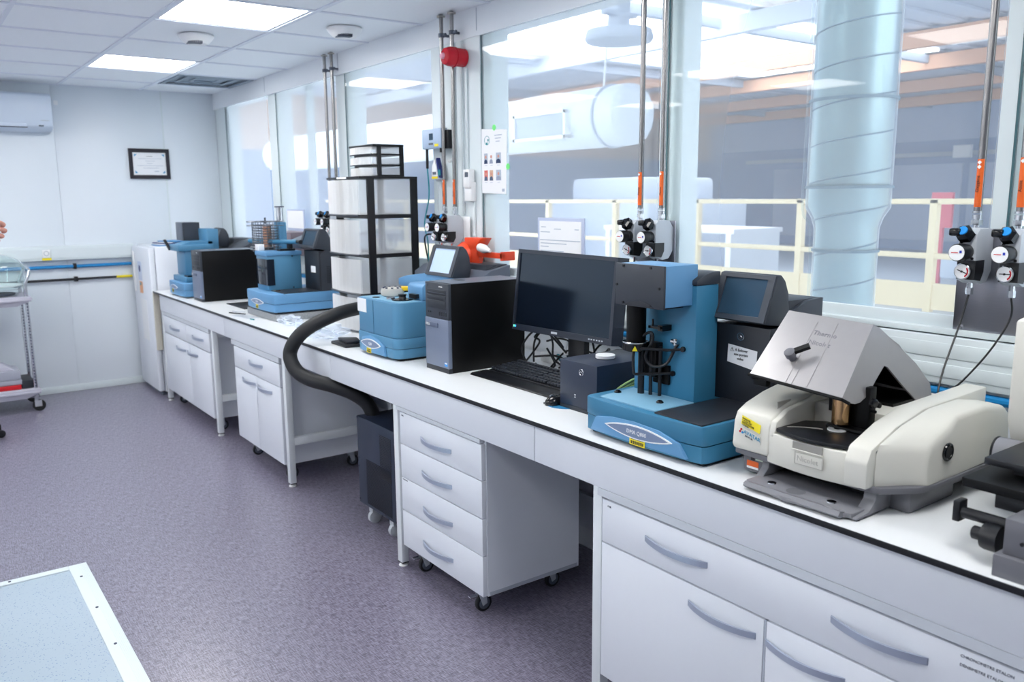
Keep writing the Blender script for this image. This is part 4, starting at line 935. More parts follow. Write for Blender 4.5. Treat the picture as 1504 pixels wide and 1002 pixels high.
for p, m_, lb in (([(.64, 2.80, .95), (.62, 2.72, .93), (.60, 2.66, .96), (.58, 2.60, .925)], TEAL, 'teal plug and cable in the tangle behind the monitor'), ([(.66, 2.75, 1.04), (.60, 2.70, .98), (.60, 2.62, 1.0), (.62, 2.5, .96)], WHT, 'white cable in the tangle behind the monitor')):
    tag(obj('loose_cable', MB().tube(p, .010 if m_ is TEAL else .007, 8, 6), m_), lb, 'cable')
tag(obj('power_adapter', MB().box(.60, .68, 2.50, 2.62, .90, .93, bev=.004), mat('adapter_grey', (150, 156, 166), .4)), 'grey power adapter behind the monitor stand', 'adapter')
tag(obj('power_strip', MB().box(.66, .72, 2.25, 2.95, .90, .945, bev=.006), WHT), 'white power strip along the wall behind the monitor', 'power strip')

# ---- PC towers
def pc_tower(label, x0, y0, y1, zt, dx, sc=1.):
    t = thing('computer_tower', label, 'computer', (x0+dx/2, (y0+y1)/2, .9), 'black computer towers')
    h = zt-.9; zz = lambda v: .9+h*v; w2 = y1-y0; yy = lambda u: y1-w2*u
    obj('case', MB().box(x0+.012, x0+dx, y0, y1, .9, zt, bev=.003), BLKM, t)
    obj('case_top', box(x0+.02, x0+dx-.002, y0+.002, y1-.002, zt-.001, zt+.0012), TOWERL, t); obj('top_recess', box(x0+.12, x0+.15, yy(.45), yy(.2), zt+.001, zt+.002), BLK, t)
    obj('front_upper', MB().box(x0-.002, x0+.014, y0, y1, zz(.60), zt, bev=.003), TOWER, t)
    obj('front_lower', MB().box(x0-.006, x0+.014, y0, y1, zz(.055), zz(.60), bev=.003), mat('pc_front_grey', (116, 126, 148), .4, .2, noise=.05, nscale=300), t)
    obj('front_foot', box(x0-.004, x0+.014, y0, y1, .9, zz(.055), bev=.001), TOWERD, t)
    d = obj('optical_drive', box(x0-.004, x0, yy(.90), yy(.10), zz(.87), zz(.925), bev=.0005), TOWERD, t)
    obj('drive_slot', box(x0-.005, x0-.003, yy(.86), yy(.14), zz(.888), zz(.891)), TOWERL, d)
    obj('drive_bay', box(x0-.004, x0, yy(.90), yy(.10), zz(.81), zz(.862), bev=.0005), TOWERD, t); obj('drive_bay', box(x0-.0035, x0, yy(.90), yy(.10), zz(.715), zz(.805), bev=.0005), TOWERD, t)
    for k in range(4): obj('usb_port', box(x0-.0035, x0, yy(.64+k*.09), yy(.60+k*.09), zz(.64), zz(.685)), BLK, t)
    for k in range(2): obj('audio_jack', MB().cyl((x0-.0035, yy(.14+k*.09), zz(.665)), 'x', .004, .003, 8), BLK, t)
    obj('power_button', MB().cyl((x0-.0045, yy(.07), zz(.965)), 'x', .006, .004, 12), TOWERL, t)
    b = obj('name_plate', box(x0-.011, x0-.005, yy(.58), yy(.04), zz(.50), zz(.55), bev=.001), ALU if 0 else mat('plate_grey', (96, 106, 128), .35, .3), t)
    text('lettering', 'DELL', .015, (x0-.0112, yy(.08), zz(.515)), *NX, WHT, b)
    text('lettering', 'OPTIPLEX', .007, (x0-.0024, yy(.60), zz(.955)), *NX, WHT, t)
    obj('sticker', box(x0-.0065, x0-.0058, yy(.95), yy(.83), zz(.08), zz(.125)), BTAG, t, label='small blue sticker'); obj('sticker_top', box(x0-.0068, x0-.006, yy(.94), yy(.84), zz(.105), zz(.122)), WHT, t)
    return t
pc_tower('black computer tower with grey front left of the large monitor', .182, 2.962, 3.150, 1.283, .40)
pc_tower('black computer tower beside the farthest blue instrument', .10, 6.215, 6.43, 1.27, .42)

# ---- DSC like instrument
t = thing('autosampler_instrument', 'low blue box instrument with round sample carousel next to the computer tower', 'instrument', (.33, 3.53, .9))
def rbox(x0, x1, y0, y1, z0, z1, r, m_, nm, par, bev=.002, corner=True):
    n = 8; o_ = [(x1, y0)]
    for k in range(n+1):
        a = -PI/2 - k/n*PI/2; o_.append((x0+r+r*math.cos(a), y0+r+r*math.sin(a)))
    for k in range(n+1):
        a = PI - k/n*PI/2; o_.append((x0+r*.4+r*.4*math.cos(a), y1-r*.4+r*.4*math.sin(a)))
    o_.append((x1, y1))
    return obj(nm, MB().prism(o_, 'z', z0, z1, bev=bev), m_, par)
rbox(.125, .60, 3.325, 3.715, .912, .956, .045, BLUEM, 'base', t); rbox(.123, .60, 3.323, 3.717, .958, 1.005, .045, BLUEM, 'base_cover', t)
rbox(.127, .60, 3.327, 3.713, 1.0065, 1.168, .045, BLUEM, 'body', t, .003)
obj('body_seam', box(.1255, .128, 3.548, 3.5505, 1.007, 1.165), mat('seam_blue', (50, 100, 130), .5), t)
obj('front_arch', MB().prism([(3.42, .914), (3.43, .96), (3.50, .985), (3.58, .995), (3.655, .98), (3.665, .914)], 'x', .113, .125, bev=.003), BLUEL, t)
obj('underside', box(.15, .58, 3.345, 3.70, .90, .913), BLK, t)
lens_badge(t, .1125, 3.455, 3.66, .958, .045, 'Q20', .018)
yellow_tag(t, .1115, 3.555, 3.60, .912, .935)
obj('paper_label', box(.1255, .127, 3.62, 3.712, 1.10, 1.165), WPAP, t, label='white paper label')
obj('lid_plate', MB().prism([(.15, 3.335), (.59, 3.335), (.59, 3.70), (.14, 3.70)], 'z', 1.167, 1.171, bev=.001), BLUET, t)
kb = obj('sample_carousel', MB().lathe([(.045, 0), (.055, .004), (.057, .02), (.052, .036), (.03, .040)], (.27, 3.62, 1.171), 'z', 32), BEIGED, t)
for k in range(9): obj('sample_pan', MB().cyl((.27+.042*math.cos(k*.7), 3.62+.042*math.sin(k*.7), 1.208), 'z', .006, .006, 8), INK, kb)
obj('yellow_clip', MB().box(.30, .42, 3.56, 3.59, 1.195, 1.215, bev=.004, rot=-.3), mat('clip_yellow', (238, 196, 30), .4), t, label='yellow clip')
obj('cell_ring', MB().lathe([(.05, 0), (.05, .004), (.036, .006)], (.22, 3.43, 1.171), 'z', 28), BLKG, t); obj('cell_lid', MB().lathe([(.02, 0), (.016, .012), (.02, .018), (.02, .022)], (.22, 3.43, 1.176), 'z', 20), BLK, t)
obj('silver_lid', MB().lathe([(.022, 0), (.022, .008), (.012, .012)], (.19, 3.49, 1.172), 'z', 20), CHROME, t)
obj('port_cover', MB().lathe([(.018, 0), (.018, .003)], (.17, 3.60, 1.171), 'z', 18), BLK, t)
obj('arm_housing', MB().prism([(.27, 1.171), (.27, 1.235), (.285, 1.248), (.42, 1.25), (.42, 1.171)], 'y', 3.33, 3.47, bev=.006), BLUEL, t); obj('arm_gripper', box(.25, .275, 3.36, 3.42, 1.18, 1.20), BLK, t)
obj('curved_lid', MB().prism([(3.33, 1.18), (3.33, 1.225), (3.42, 1.25), (3.55, 1.262), (3.70, 1.262), (3.90, 1.235), (3.98, 1.215), (3.98, 1.18)], 'x', .50, .56, bev=.004), BLUEL, t)
control_tower(t, .56, 3.37, 3.70, .90, screen=SCRNL, xd=.22, note=False, logo=False, yh0=3.432, yh1=3.690, ztop=1.405, zmid=1.238, xh=.497)
obj('rear_console', MB().prism([(.60, .90), (.60, 1.25), (.66, 1.285), (.78, 1.31), (.78, .90)], 'y', 3.34, 3.98, bev=.004), TOWERL, t)

# ---- storage drawer towers
def storage(name, label, x0, x1, y0, y1, z0, zs, base=None):
    """black frame with translucent drawers; zs levels top to bottom"""
    t = thing(name, label, 'drawer unit', ((x0+x1)/2, (y0+y1)/2, z0))
    w_ = .042 if base is None else base; fx = x0+.05 if base is None else x0+.03
    for (px_, py_) in ((fx, y0), (x1-w_, y0), (fx, y1-.012), (x1-w_, y1-.012)):
        obj('post', box(px_, px_+w_, py_, py_+.012, z0, zs[0]-.002), BLK, t)
    obj('top_panel', box(x0, x1, y0-.004, y1+.004, zs[0]-.012, zs[0], bev=.002), BLK, t)
    for k, z in enumerate(zs[1:]):
        gp = .010 if base is None else .0045
        obj('shelf', box(fx, x1, y0+.001, y1-.001, z-gp if k < len(zs)-2 else z0, z+gp if k < len(zs)-2 else z0+.010), BLK, t)
    for k in range(len(zs)-1):
        zt_, zb_ = zs[k]-(.018 if base is None else .013), zs[k+1]+(.012 if base is None else .006)
        m = MB(); th = .004; rr = .03
        n = 6; o_ = [(x1-.02, y0+.014)]+[(x0+.012+.002*math.cos(PI*j/n), y0+.014+0*j) for j in range(1)]
        o_ += [(x0+.004-.018*math.sin(PI*j/8), y0+.014+(y1-y0-.028)*j/8) for j in range(9)]+[(x1-.02, y1-.014)]
        for a, b in zip(o_, o_[1:]+o_[:1]):
            d_ = Vector((b[0]-a[0], b[1]-a[1])); L = d_.length
            if L < 1e-4: continue
            nn = Vector((-d_.y, d_.x))/L*th
            m.prism([a, b, (b[0]+nn.x, b[1]+nn.y), (a[0]+nn.x, a[1]+nn.y)], 'z', zb_, zt_)
        m.prism(o_, 'z', zb_, zb_+.004)
        dr = obj('drawer', m, FROST, t, label='translucent drawer')
        obj('drawer_lip', MB().tube([(x0-.001-.018*math.sin(PI*j/8), y0+.012+(y1-y0-.024)*j/8, zb_-.004) for j in range(9)], .006 if base is None else .003, 6), TOWER, dr)
    return t
t = storage('storage_drawers', 'tall black drawer tower with translucent drawers holding bags', .37, .73, 4.15, 4.56, .90, [1.757, 1.54, 1.325, 1.11, .90])
obj('top_label', box(.3685, .37, 4.30, 4.42, 1.746, 1.756), WPAP, t, label='white label on the top edge')
t = storage('storage_drawers', 'small black drawer unit with three translucent drawers on top of the tall drawer tower', .47, .66, 4.17, 4.46, 1.757, [1.93, 1.875, 1.818, 1.757], .022)
def crumple(name, c, s_, m_, lab, cat, seed, group=None, parent=None):
    random.seed(seed); mb = MB(); v = bmesh.ops.create_icosphere(mb.b, subdivisions=3, radius=1)['verts']
    for q in v:
        d = q.co.copy(); r_ = 1+random.uniform(-.22, .22)+.15*math.sin(6*d.x+seed)*math.sin(5*d.y+2*seed)
        q.co = Vector((c[0]+d.x*s_[0]*r_, c[1]+d.y*s_[1]*r_, max(c[2], c[2]+(d.z+.75)*s_[2]*r_*.6)))
    o = obj(name, mb, m_, parent, ang=.35)
    if parent is None: tag(o, lab, cat, group)
    return o
crumple('sample_bag', (.55, 4.35, 1.345), (.12, .12, .10), BAGM, 'crumpled clear bags inside the second drawer from the top of the tall drawer tower', 'bag', 1)
crumple('sample_bag', (.55, 4.35, 1.128), (.12, .13, .12), BAGM, 'crumpled clear bags inside the third drawer from the top of the tall drawer tower', 'bag', 2)
crumple('plastic_bag', (.17, 4.28, .9), (.12, .20, .06), BAGM, 'crumpled clear plastic bag under the black hose', 'bag', 3)
crumple('plastic_bag', (.20, 4.78, .9), (.06, .14, .045), BAGM, 'crumpled clear plastic bag in front of the stone slab', 'bag', 4)
t = thing('folded_pouch', 'small folded black pouch on the bench left of the low blue instrument', 'pouch', (.17, 3.92, .9))
obj('lower_flap', MB().prism([(.10, 3.82), (.18, 3.80), (.24, 3.90), (.20, 4.02), (.10, 3.99)], 'z', .90, .915, bev=.004), BLK, t)
obj('upper_flap', MB().prism([(.12, 3.84), (.19, 3.83), (.22, 3.93), (.14, 3.99)], 'z', .916, .93, bev=.004), TOWERD, t)
for p0, p1, m_, lb in (((.06, 5.5, .904), (.12, 5.36, .904), BLK, 'thin black pen on the bench left of the stone slab'), ((.10, 5.56, .904), (.15, 5.46, .904), ALU, 'grey pen on the bench by the stone slab'), ((.07, 5.12, .903), (.078, 5.08, .903), TEAL, 'tiny dark clip on the bench in front of the stone slab')):
    tag(obj('pen', MB().tube([p0, p1], .004, 8), m_), lb, 'pen')
tag(obj('foil_sheet', MB().box(.05, .13, 5.15, 5.38, .90, .9015, rot=.1), mat('foil', (216, 222, 230), .3, .4)), 'thin silvery sheet on the bench in front of the stone slab', 'sheet')
tag(obj('black_mat', MB().box(.20, .42, 5.62, 6.0, .90, .906, bev=.002), TOWERD), 'dark rubber mat on the bench behind the stone slab', 'mat')

# ---- TGA like instrument on slab
tag(obj('stone_slab', MB().box(.155, .72, 4.905, 5.42, .90, .943, bev=.003), SLAB), 'thick grey stone slab under the wire carousel instrument', 'slab')
t = thing('carousel_instrument', 'blue instrument with wire sample carousel and dark glass furnace on the stone slab', 'instrument', (.35, 5.15, .943))
base_plate(t, .15, .58, 4.905, 5.40, .957, 1.066, BLUEL, 1.005, .014)
obj('foot_block', box(.20, .55, 4.93, 5.37, .943, .955), BLK, t)
lens_badge(t, .136, 5.05, 5.28, 1.005, .036, 'Q500', .016)
yellow_tag(t, .1345, 5.15, 5.19, .962, .988)
obj('dark_tray', MB().box(.22, .48, 4.92, 5.14, 1.066, 1.071), TOWERD, t); obj('brass_clip', box(.22, .25, 5.06, 5.09, 1.071, 1.078), BRASS, t)
obj('furnace_housing', MB().box(.205, .43, 5.145, 5.335, 1.067, 1.29, bev=.004), BLUEM, t); obj('housing_lid', MB().box(.198, .435, 5.14, 5.34, 1.285, 1.312, bev=.004), BLUEL, t)
obj('furnace_window', MB().box(.200, .207, 5.17, 5.332, 1.10, 1.265, bev=.002).box(.201, .25, 5.141, 5.17, 1.10, 1.265), DKGL, t, label='dark curved glass window')
for z in (1.09, 1.29): obj('lid_screw', MB().cyl((.37, 5.139, z-.01), 'y', .005, .004, 10), BLK, t)
obj('lift_post', MB().box(.37, .42, 5.34, 5.43, 1.067, 1.49, bev=.004), BLUEM, t)
obj('glass_tube', MB().cyl((.395, 5.385, 1.47), 'z', .022, .115, 16), CHROME, t, label='silver tube on the post'); obj('tube_cap', MB().cyl((.395, 5.385, 1.585), 'z', .030, .007, 16), INK, t)
obj('cross_arm', MB().tube([(.28, 5.66, 1.36), (.32, 5.35, 1.365), (.36, 5.02, 1.375)], .014, 12), BLUE, t, label='blue cross arm'); obj('arm_tip', MB().cyl((.362, 5.02, 1.375), 'y', .013, -.05, 12), BLK, t)
WR = .0026; wr_ = MB(); cx_, cy_ = .30, 5.40
for z in [1.315+.017*k for k in range(10)]: wr_.torus((cx_, cy_, z), 'z', .085 if z > 1.34 else .10, WR, 24, 4)
for k in range(14):
    a = 2*PI*k/14; wr_.tube([(cx_+.085*math.cos(a), cy_+.085*math.sin(a), 1.30), (cx_+.085*math.cos(a), cy_+.085*math.sin(a), 1.495)], WR, 4)
for k in range(8):
    a = 2*PI*k/8; wr_.tube([(cx_, cy_, 1.495), (cx_+.12*math.cos(a), cy_+.12*math.sin(a), 1.495)], WR, 4)
for R_ in (.05, .12): wr_.torus((cx_, cy_, 1.495), 'z', R_, WR, 28, 4)
wr_.torus((cx_, cy_, 1.47), 'z', .12, WR, 28, 4)
obj('wire_carousel', wr_, mat('wire_grey', (128, 132, 138), .3, .8), t, kind='stuff', label='chrome wire carousel')
obj('copper_core', MB().cyl((cx_+.01, cy_, 1.31), 'z', .028, .16, 18), COPPER, t, label='copper coloured core'); obj('carousel_hub', MB().cyl((cx_, cy_, 1.312), 'z', .05, .012, 20).cyl((cx_, cy_, 1.48), 'z', .006, .04, 8), TOWER, t)
obj('balance_arm', MB().box(.30, .40, 5.16, 5.22, 1.312, 1.325).cyl((.38, 5.2, 1.32), 'z', .018, .035, 12), BLK, t); obj('white_block', box(.21, .25, 5.30, 5.36, 1.313, 1.352, bev=.002), WHT, t)
control_tower(t, .45, 4.91, 5.14, 1.067, screen=SCRN, xd=.20, logo=False, yh0=4.905, yh1=5.15, ztop=1.452, zmid=1.318, xh=.425)
obj('tower_note', box(.4485, .4495, 4.965, 5.035, 1.18, 1.22), WPAP, t, label='small white note')
obj('pale_cover', MB().prism([(.44, 1.32), (.44, 1.36), (.55, 1.40), (.60, 1.40), (.60, 1.32)], 'y', 5.16, 5.40, bev=.004), TOWERL, t)

# ---- farthest instrument
t = thing('corner_instrument', 'farthest blue instrument with dark grey box arm in the room corner', 'instrument', (.3, 6.75, .9))
base_plate(t, .062, .50, 6.53, 6.98, .912, 1.010, BLUEL, .955, .012)
obj('base_step', MB().box(.10, .32, 6.62, 6.98, 1.01, 1.05, bev=.004), BLUEM, t)
obj('column', MB().box(.15, .25, 6.80, 7.03, 1.05, 1.24, bev=.004), BLUEM, t)
obj('arm', MB().box(.10, .37, 6.78, 7.03, 1.24, 1.29, bev=.006).prism([(.12, 1.289), (.20, 1.312), (.37, 1.312), (.37, 1.289)], 'y', 6.80, 7.0), BLUEM, t)
obj('rear_post', MB().box(.335, .42, 6.80, 7.04, 1.24, 1.408, bev=.003), BLUEM, t)
obj('grey_box', MB().box(.21, .33, 7.05, 7.23, 1.31, 1.457, bev=.002), TOWERL, t); obj('grey_box_side', box(.212, .345, 7.035, 7.052, 1.312, 1.457), TOWER, t)
obj('small_tray', MB().box(.12, .2, 6.64, 6.74, 1.05, 1.062), BLKG, t)
lens_badge(t, .0495, 6.68, 6.88, .972, .034, '', .01); yellow_tag(t, .0485, 6.80, 6.84, .928, .955)
obj('side_lever', MB().box(.09, .11, 7.03, 7.19, 1.24, 1.252).rotate(.45, 'X', (.1, 7.03, 1.24)), BLK, t)
control_tower(t, .49, 6.93, 7.20, .90, screen=SCRN, xd=.25, logo=False, yh0=6.98, yh1=7.17, ztop=1.405, zmid=1.245, xh=.455)
obj('tower_wing', MB().prism([(.52, .90), (.52, 1.25), (.62, 1.30), (.74, 1.325), (.78, .90)], 'y', 6.60, 6.92, bev=.004), TOWER, t)

# ---- spectrometer with silver hood
t = thing('hooded_spectrometer', 'cream spectrometer with open silver metal hood on the bench', 'spectrometer', (.35, 1.15, .9))
obj('plinth', MB().box(.19, .40, .952, 1.06, .90, .962, bev=.008).box(.40, .52, .975, 1.06, .915, .962).box(.20, .60, 1.06, 1.37, .915, .962, bev=.006).box(.36, .60, 1.1, 1.37, .90, .92), GREYP, t)
obj('rear_foot', MB().box(.52, .62, .945, 1.06, .90, .962, bev=.006), GREYP, t)
obj('plinth_rim', MB().prism([(.115, 1.40), (.108, 1.33), (.106, 1.03), (.114, .985), (.19, .935), (.25, .922), (.62, .924), (.62, 1.41), (.13, 1.412)], 'z', .956, .9715, bev=.003), GREYP, t)
tr_ = MB().prism([(.055, 1.315), (.035, 1.30), (.022, 1.18), (.03, 1.05), (.05, 1.012), (.22, 1.012), (.22, 1.315)], 'z', .905, .917, bev=.003)
tr_.prism([(.030, .905), (.022, .912), (.03, .922), (.05, .917), (.05, .906)], 'y', 1.03, 1.30)
obj('front_tray', tr_, GREYL, t)
for ya, yb in ((1.0, 1.032), (1.30, 1.322)):
    obj('tray_arm', MB().prism([(.05, .908), (.10, .914), (.125, .935), (.13, .962), (.20, .962), (.20, .905), (.05, .903)], 'y', ya, yb, bev=.003), GREYL, t)
obj('tray_back', box(.19, .21, 1.03, 1.30, .917, .962), BLKM, t)
obj('tray_cup', MB().lathe([(.02, 0), (.024, .0015)], (.075, 1.18, .9165), 'z', 20), GREYP, t)
for y in (1.255, 1.085): obj('tray_stud', MB().lathe([(.012, 0), (.011, .003)], (.08, y, .9165), 'z', 14), CHROME, t)
obj('tray_lug', MB().lathe([(.03, 0), (.026, .004)], (.052, 1.17, .902), 'z', 20), GREYP, t)
obj('side_panel', MB().box(.13, .20, 1.318, 1.385, .910, .962, bev=.004), GREYP, t, label='grey panel with orange label')
obj('orange_label', box(.1285, .1305, 1.335, 1.372, .922, .940), ORG, t); obj('white_label', box(.1283, .1303, 1.335, 1.372, .919, .925), WPAP, t)
obj('green_label', box(.1288, .1303, 1.32, 1.345, .945, .953), mat('label_green', (210, 222, 206), .5), t); obj('power_socket', box(.1288, .1303, 1.348, 1.36, .942, .956), BLK, t)
# cream cover : left shoulder, compartment, right housing
def prof(zlow, a=.0): return [(.105+a, zlow), (.098+a, .985), (.104+a, 1.05), (.115+a, 1.075), (.15+a, 1.092), (.22, 1.112), (.32, 1.13), (.46, 1.14), (.62, 1.135), (.645, 1.11), (.645, zlow)]
obj('left_shoulder', MB().prism(prof(.972), 'y', 1.285, 1.402, bev=.008, seg=3), BEIGE, t)
n = 12; lowf = [( .105-.016*math.sin(PI*k/n), 1.03+(1.292-1.03)*k/n) for k in range(n+1)]
obj('front_apron', MB().prism(lowf+[(.24, 1.292), (.24, 1.03)], 'z', .960, 1.040, bev=.004), BEIGE, t)
obj('compartment_floor', MB().box(.20, .62, 1.05, 1.29, .965, 1.045).box(.31, .64, 1.03, 1.29, 1.045, 1.092, bev=.004), BEIGE, t)
obj('compartment_left', MB().prism([(.10, 1.03), (.11, 1.068), (.16, 1.093), (.32, 1.12), (.32, 1.03)], 'y', 1.270, 1.288, bev=.004), BEIGE, t)
obj('compartment_right', MB().prism([(.085, .968), (.083, 1.03), (.10, 1.062), (.20, 1.10), (.32, 1.125), (.645, 1.135), (.645, .968)], 'y', 1.003, 1.062, bev=.006), BEIGE, t)
def hring(y, f, d): return [(f+.005, y, .972), (f, y, 1.0), (f+.003, y, 1.05-d), (f+.014, y, 1.070-d), (f+.10, y, 1.100-d), (.34, y, 1.124-d), (.48, y, 1.126-d), (.585, y, 1.108-d), (.61, y, 1.09-d), (.615, y, .985), (.60, y, .976), (.35, y, .972)]
obj('right_housing', MB().loft([hring(1.0005, .112, 0), hring(.985, .136, .0), hring(.970, .162, .0), hring(.958, .180, .001), hring(.946, .195, .001), hring(.937, .204, .003), hring(.931, .210, .008), hring(.928, .216, .016)]), BEIGE, t, ang=.7)
obj('housing_seam', MB().prism([(.122, .975), (.118, 1.055), (.21, 1.098), (.34, 1.120), (.34, 1.112), (.21, 1.08), (.13, 1.04), (.13, .975)], 'y', 1.0006, 1.0029), TOWER, t)
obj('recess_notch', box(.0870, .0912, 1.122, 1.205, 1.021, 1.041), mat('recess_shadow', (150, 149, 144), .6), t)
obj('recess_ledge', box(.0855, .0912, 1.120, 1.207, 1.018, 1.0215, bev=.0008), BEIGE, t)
n = 10; pl_ = [(.115-.028*math.sin(PI*k/n), 1.06+(1.285-1.06)*k/n) for k in range(n+1)]
obj('black_stage', MB().prism(pl_+[(.22, 1.285), (.27, 1.23), (.27, 1.10), (.22, 1.06)], 'z', 1.044, 1.054, bev=.002), BLK, t, label='black curved sample stage')
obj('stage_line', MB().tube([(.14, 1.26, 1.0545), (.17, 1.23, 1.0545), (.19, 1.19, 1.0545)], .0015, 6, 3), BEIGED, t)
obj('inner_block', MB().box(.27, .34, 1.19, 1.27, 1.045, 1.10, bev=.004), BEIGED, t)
obj('white_washer', MB().lathe([(.009, 0), (.024, 0), (.024, .0035), (.009, .0035)], (.215, 1.165, 1.054), 'z', 28, cap=False), WHT, t)
obj('brass_anvil', MB().lathe([(.022, 0), (.024, .002), (.024, .088), (.022, .09)], (.232, 1.166, 1.068), 'z', 28), BRASS, t, label='polished brass cylinder'); obj('anvil_tip', MB().cyl((.222, 1.172, 1.057), 'z', .004, .017, 10), CHROME, t)
obj('press_stand', MB().box(.245, .275, 1.10, 1.165, 1.054, 1.17, bev=.003).box(.215, .29, 1.095, 1.20, 1.054, 1.064, bev=.003).box(.25, .27, 1.19, 1.215, 1.09, 1.16).cyl((.25, 1.10, 1.13), 'y', .007, -.025, 12).cyl((.255, 1.10, 1.11), 'y', .004, -.012, 10), BLKM, t)
obj('press_knob', MB().lathe([(.008, 0), (.012, .004), (.012, .012), (.008, .015)], (.24, 1.093, 1.135), (-.3, -1, 0), 16), BLKG, t)
obj('shoulder_slot', MB().box(.15, .205, 1.298, 1.301, 1.088, 1.1105), BEIGED, t)
obj('port_ring', MB().torus((.295, .9245, 1.040), 'y', .0185, .0042, 28, 8), BLKG, t); obj('port_glass', MB().lathe([(.018, 0), (.018, .004)], (.295, .9225, 1.040), 'y', 24), BLK, t)
yl = obj('yellow_label', MB().poly([(.1015, 1.372, 1.068), (.1015, 1.312, 1.052), (.0975, 1.312, 1.030), (.0975, 1.372, 1.046)], (.001, 0, 0)), YEL, t, label='yellow inventory label')
for k in range(4): text('label_print', ['ANALYSE', '• 01234 567', 'METROLOGIE', '12/2020'][k], .0065, (.0970, 1.368, 1.061-.0060*k), (0, -1, -.26), (0, 0, 1), INKB, yl)
lb_ = obj('name_label', MB().poly([(.0978, 1.377, 1.040), (.0978, 1.308, 1.022), (.0972, 1.308, 1.001), (.0972, 1.377, 1.018)], (.001, 0, 0)), BEIGE, t)
text('lettering', 'AVATAR', .0145, (.0965, 1.362, 1.022), (0, -1, -.26), (0, 0, 1), INKC, lb_); text('lettering', '330 FT-IR', .0065, (.0965, 1.358, 1.014), (0, -1, -.26), (0, 0, 1), INK, lb_)
obj('red_dot', MB().lathe([(.0032, 0), (.0032, .001)], (.0962, 1.370, 1.031), 'x', 8), RED, lb_)
obj('blue_dot', MB().lathe([(.0032, 0), (.0032, .001)], (.0962, 1.366, 1.023), 'x', 8), BPIPE, lb_); obj('red_dot', MB().lathe([(.0032, 0), (.0032, .001)], (.0962, 1.374, 1.0245), 'x', 8), RED, lb_)
np_ = obj('embossed_plate', MB().box(.0855, .0885, 1.118, 1.196, .985, 1.015, bev=.001), BEIGE, t)
bx_ = MB()
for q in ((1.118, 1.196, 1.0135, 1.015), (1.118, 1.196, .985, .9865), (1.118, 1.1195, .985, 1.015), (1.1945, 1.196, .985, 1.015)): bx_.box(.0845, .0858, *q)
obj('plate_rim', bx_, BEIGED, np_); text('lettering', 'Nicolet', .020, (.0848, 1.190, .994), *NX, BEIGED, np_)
# silver hood
hd = obj('hood', MB().poly([(.13, 1.376, 1.176), (.13, 1.105, 1.160), (.31, 1.142, 1.318), (.31, 1.392, 1.328)], (.005, 0, -.006)), HOOD, t, label='open silver metal hood')
obj('hood_back', MB().poly([(.31, 1.142, 1.318), (.31, 1.392, 1.328), (.44, 1.385, 1.26), (.44, 1.140, 1.25)], (-.003, 0, -.006)).poly([(.44, 1.140, 1.25), (.44, 1.385, 1.26), (.575, 1.37, 1.13), (.575, 1.125, 1.12)], (-.003, 0, -.006)).poly([(.575, 1.37, 1.13), (.575, 1.125, 1.12), (.58, 1.12, 1.068), (.58, 1.37, 1.075)], (-.005, 0, 0)), HOOD, t)
obj('hood_side', MB().poly([(.135, 1.107, 1.156), (.16, 1.104, 1.145), (.190, 1.106, 1.137), (.215, 1.108, 1.137), (.249, 1.112, 1.146), (.335, 1.124, 1.204), (.347, 1.126, 1.210), (.362, 1.126, 1.204), (.46, 1.124, 1.130), (.535, 1.120, 1.076), (.56, 1.118, 1.060), (.583, 1.118, 1.064), (.590, 1.120, 1.09), (.582, 1.124, 1.13), (.51, 1.130, 1.195), (.426, 1.135, 1.25), (.34, 1.141, 1.306), (.31, 1.142, 1.318)], (0, .006, 0)), HOOD, t)
obj('hood_lining', MB().poly([(.14, 1.37, 1.172), (.14, 1.115, 1.156), (.31, 1.148, 1.306), (.31, 1.385, 1.316)], (.003, 0, -.004)).poly([(.31, 1.148, 1.306), (.31, 1.385, 1.316), (.57, 1.36, 1.118), (.57, 1.13, 1.108)], (-.003, 0, -.004)).poly([(.40, 1.125, 1.10), (.575, 1.125, 1.10), (.575, 1.125, 1.055), (.40, 1.125, 1.085)], (0, .20, 0)), BLKM, t)
obj('hood_lip', MB().tube([(.128, 1.378, 1.174), (.128, 1.104, 1.158), (.150, 1.098, 1.146)], .0045, 8).box(.14, .16, 1.33, 1.372, 1.145, 1.168, bev=.004), BLKM, t)
obj('hood_corner_pad', MB().prism([(.135, 1.172), (.235, 1.195), (.215, 1.172), (.178, 1.150), (.160, 1.148), (.140, 1.160)], 'y', 1.355, 1.378, bev=.003), BLKM, t)
obj('hood_left_side', MB().poly([(.13, 1.376, 1.176), (.17, 1.374, 1.165), (.32, 1.378, 1.27), (.55, 1.365, 1.09), (.58, 1.365, 1.07), (.44, 1.383, 1.26), (.31, 1.392, 1.328)], (0, -.004, 0)), HOOD, t)
sd = Vector((.18, .01, .158)).normalized()
def hp(u, v, off=.0):   # u along the front edge (0 left, 1 right), v up the slope
    a = Vector((.13, 1.376, 1.176))*(1-u)+Vector((.13, 1.105, 1.160))*u; b = Vector((.31, 1.392, 1.328))*(1-u)+Vector((.31, 1.142, 1.318))*u
    return a*(1-v)+b*v + Vector((-.66, 0, .75))*off
gr = MB()
for u0, u1, v0, v1 in ((.62, .635, .02, .93), (.40, .408, .0, .90), (.46, .475, .0, .22)):
    gr.poly([hp(u0, v0, .002), hp(u1, v0, .002), hp(u1, v1, .002), hp(u0, v1, .002)], Vector((.66, 0, -.75))*.002)
obj('hood_ridge', gr, HOOD, hd)
R_ = (hp(1, .5)-hp(0, .5)).normalized(); U_ = (hp(.5, 1)-hp(.5, 0)).normalized()
text('lettering', 'Thermo', .021, hp(.42, .72, .0012), R_, U_, GREYL, hd); text('lettering', 'Nicolet', .021, hp(.42, .58, .0012), R_, U_, GREYL, hd)
kc = hp(.36, .33, .002)
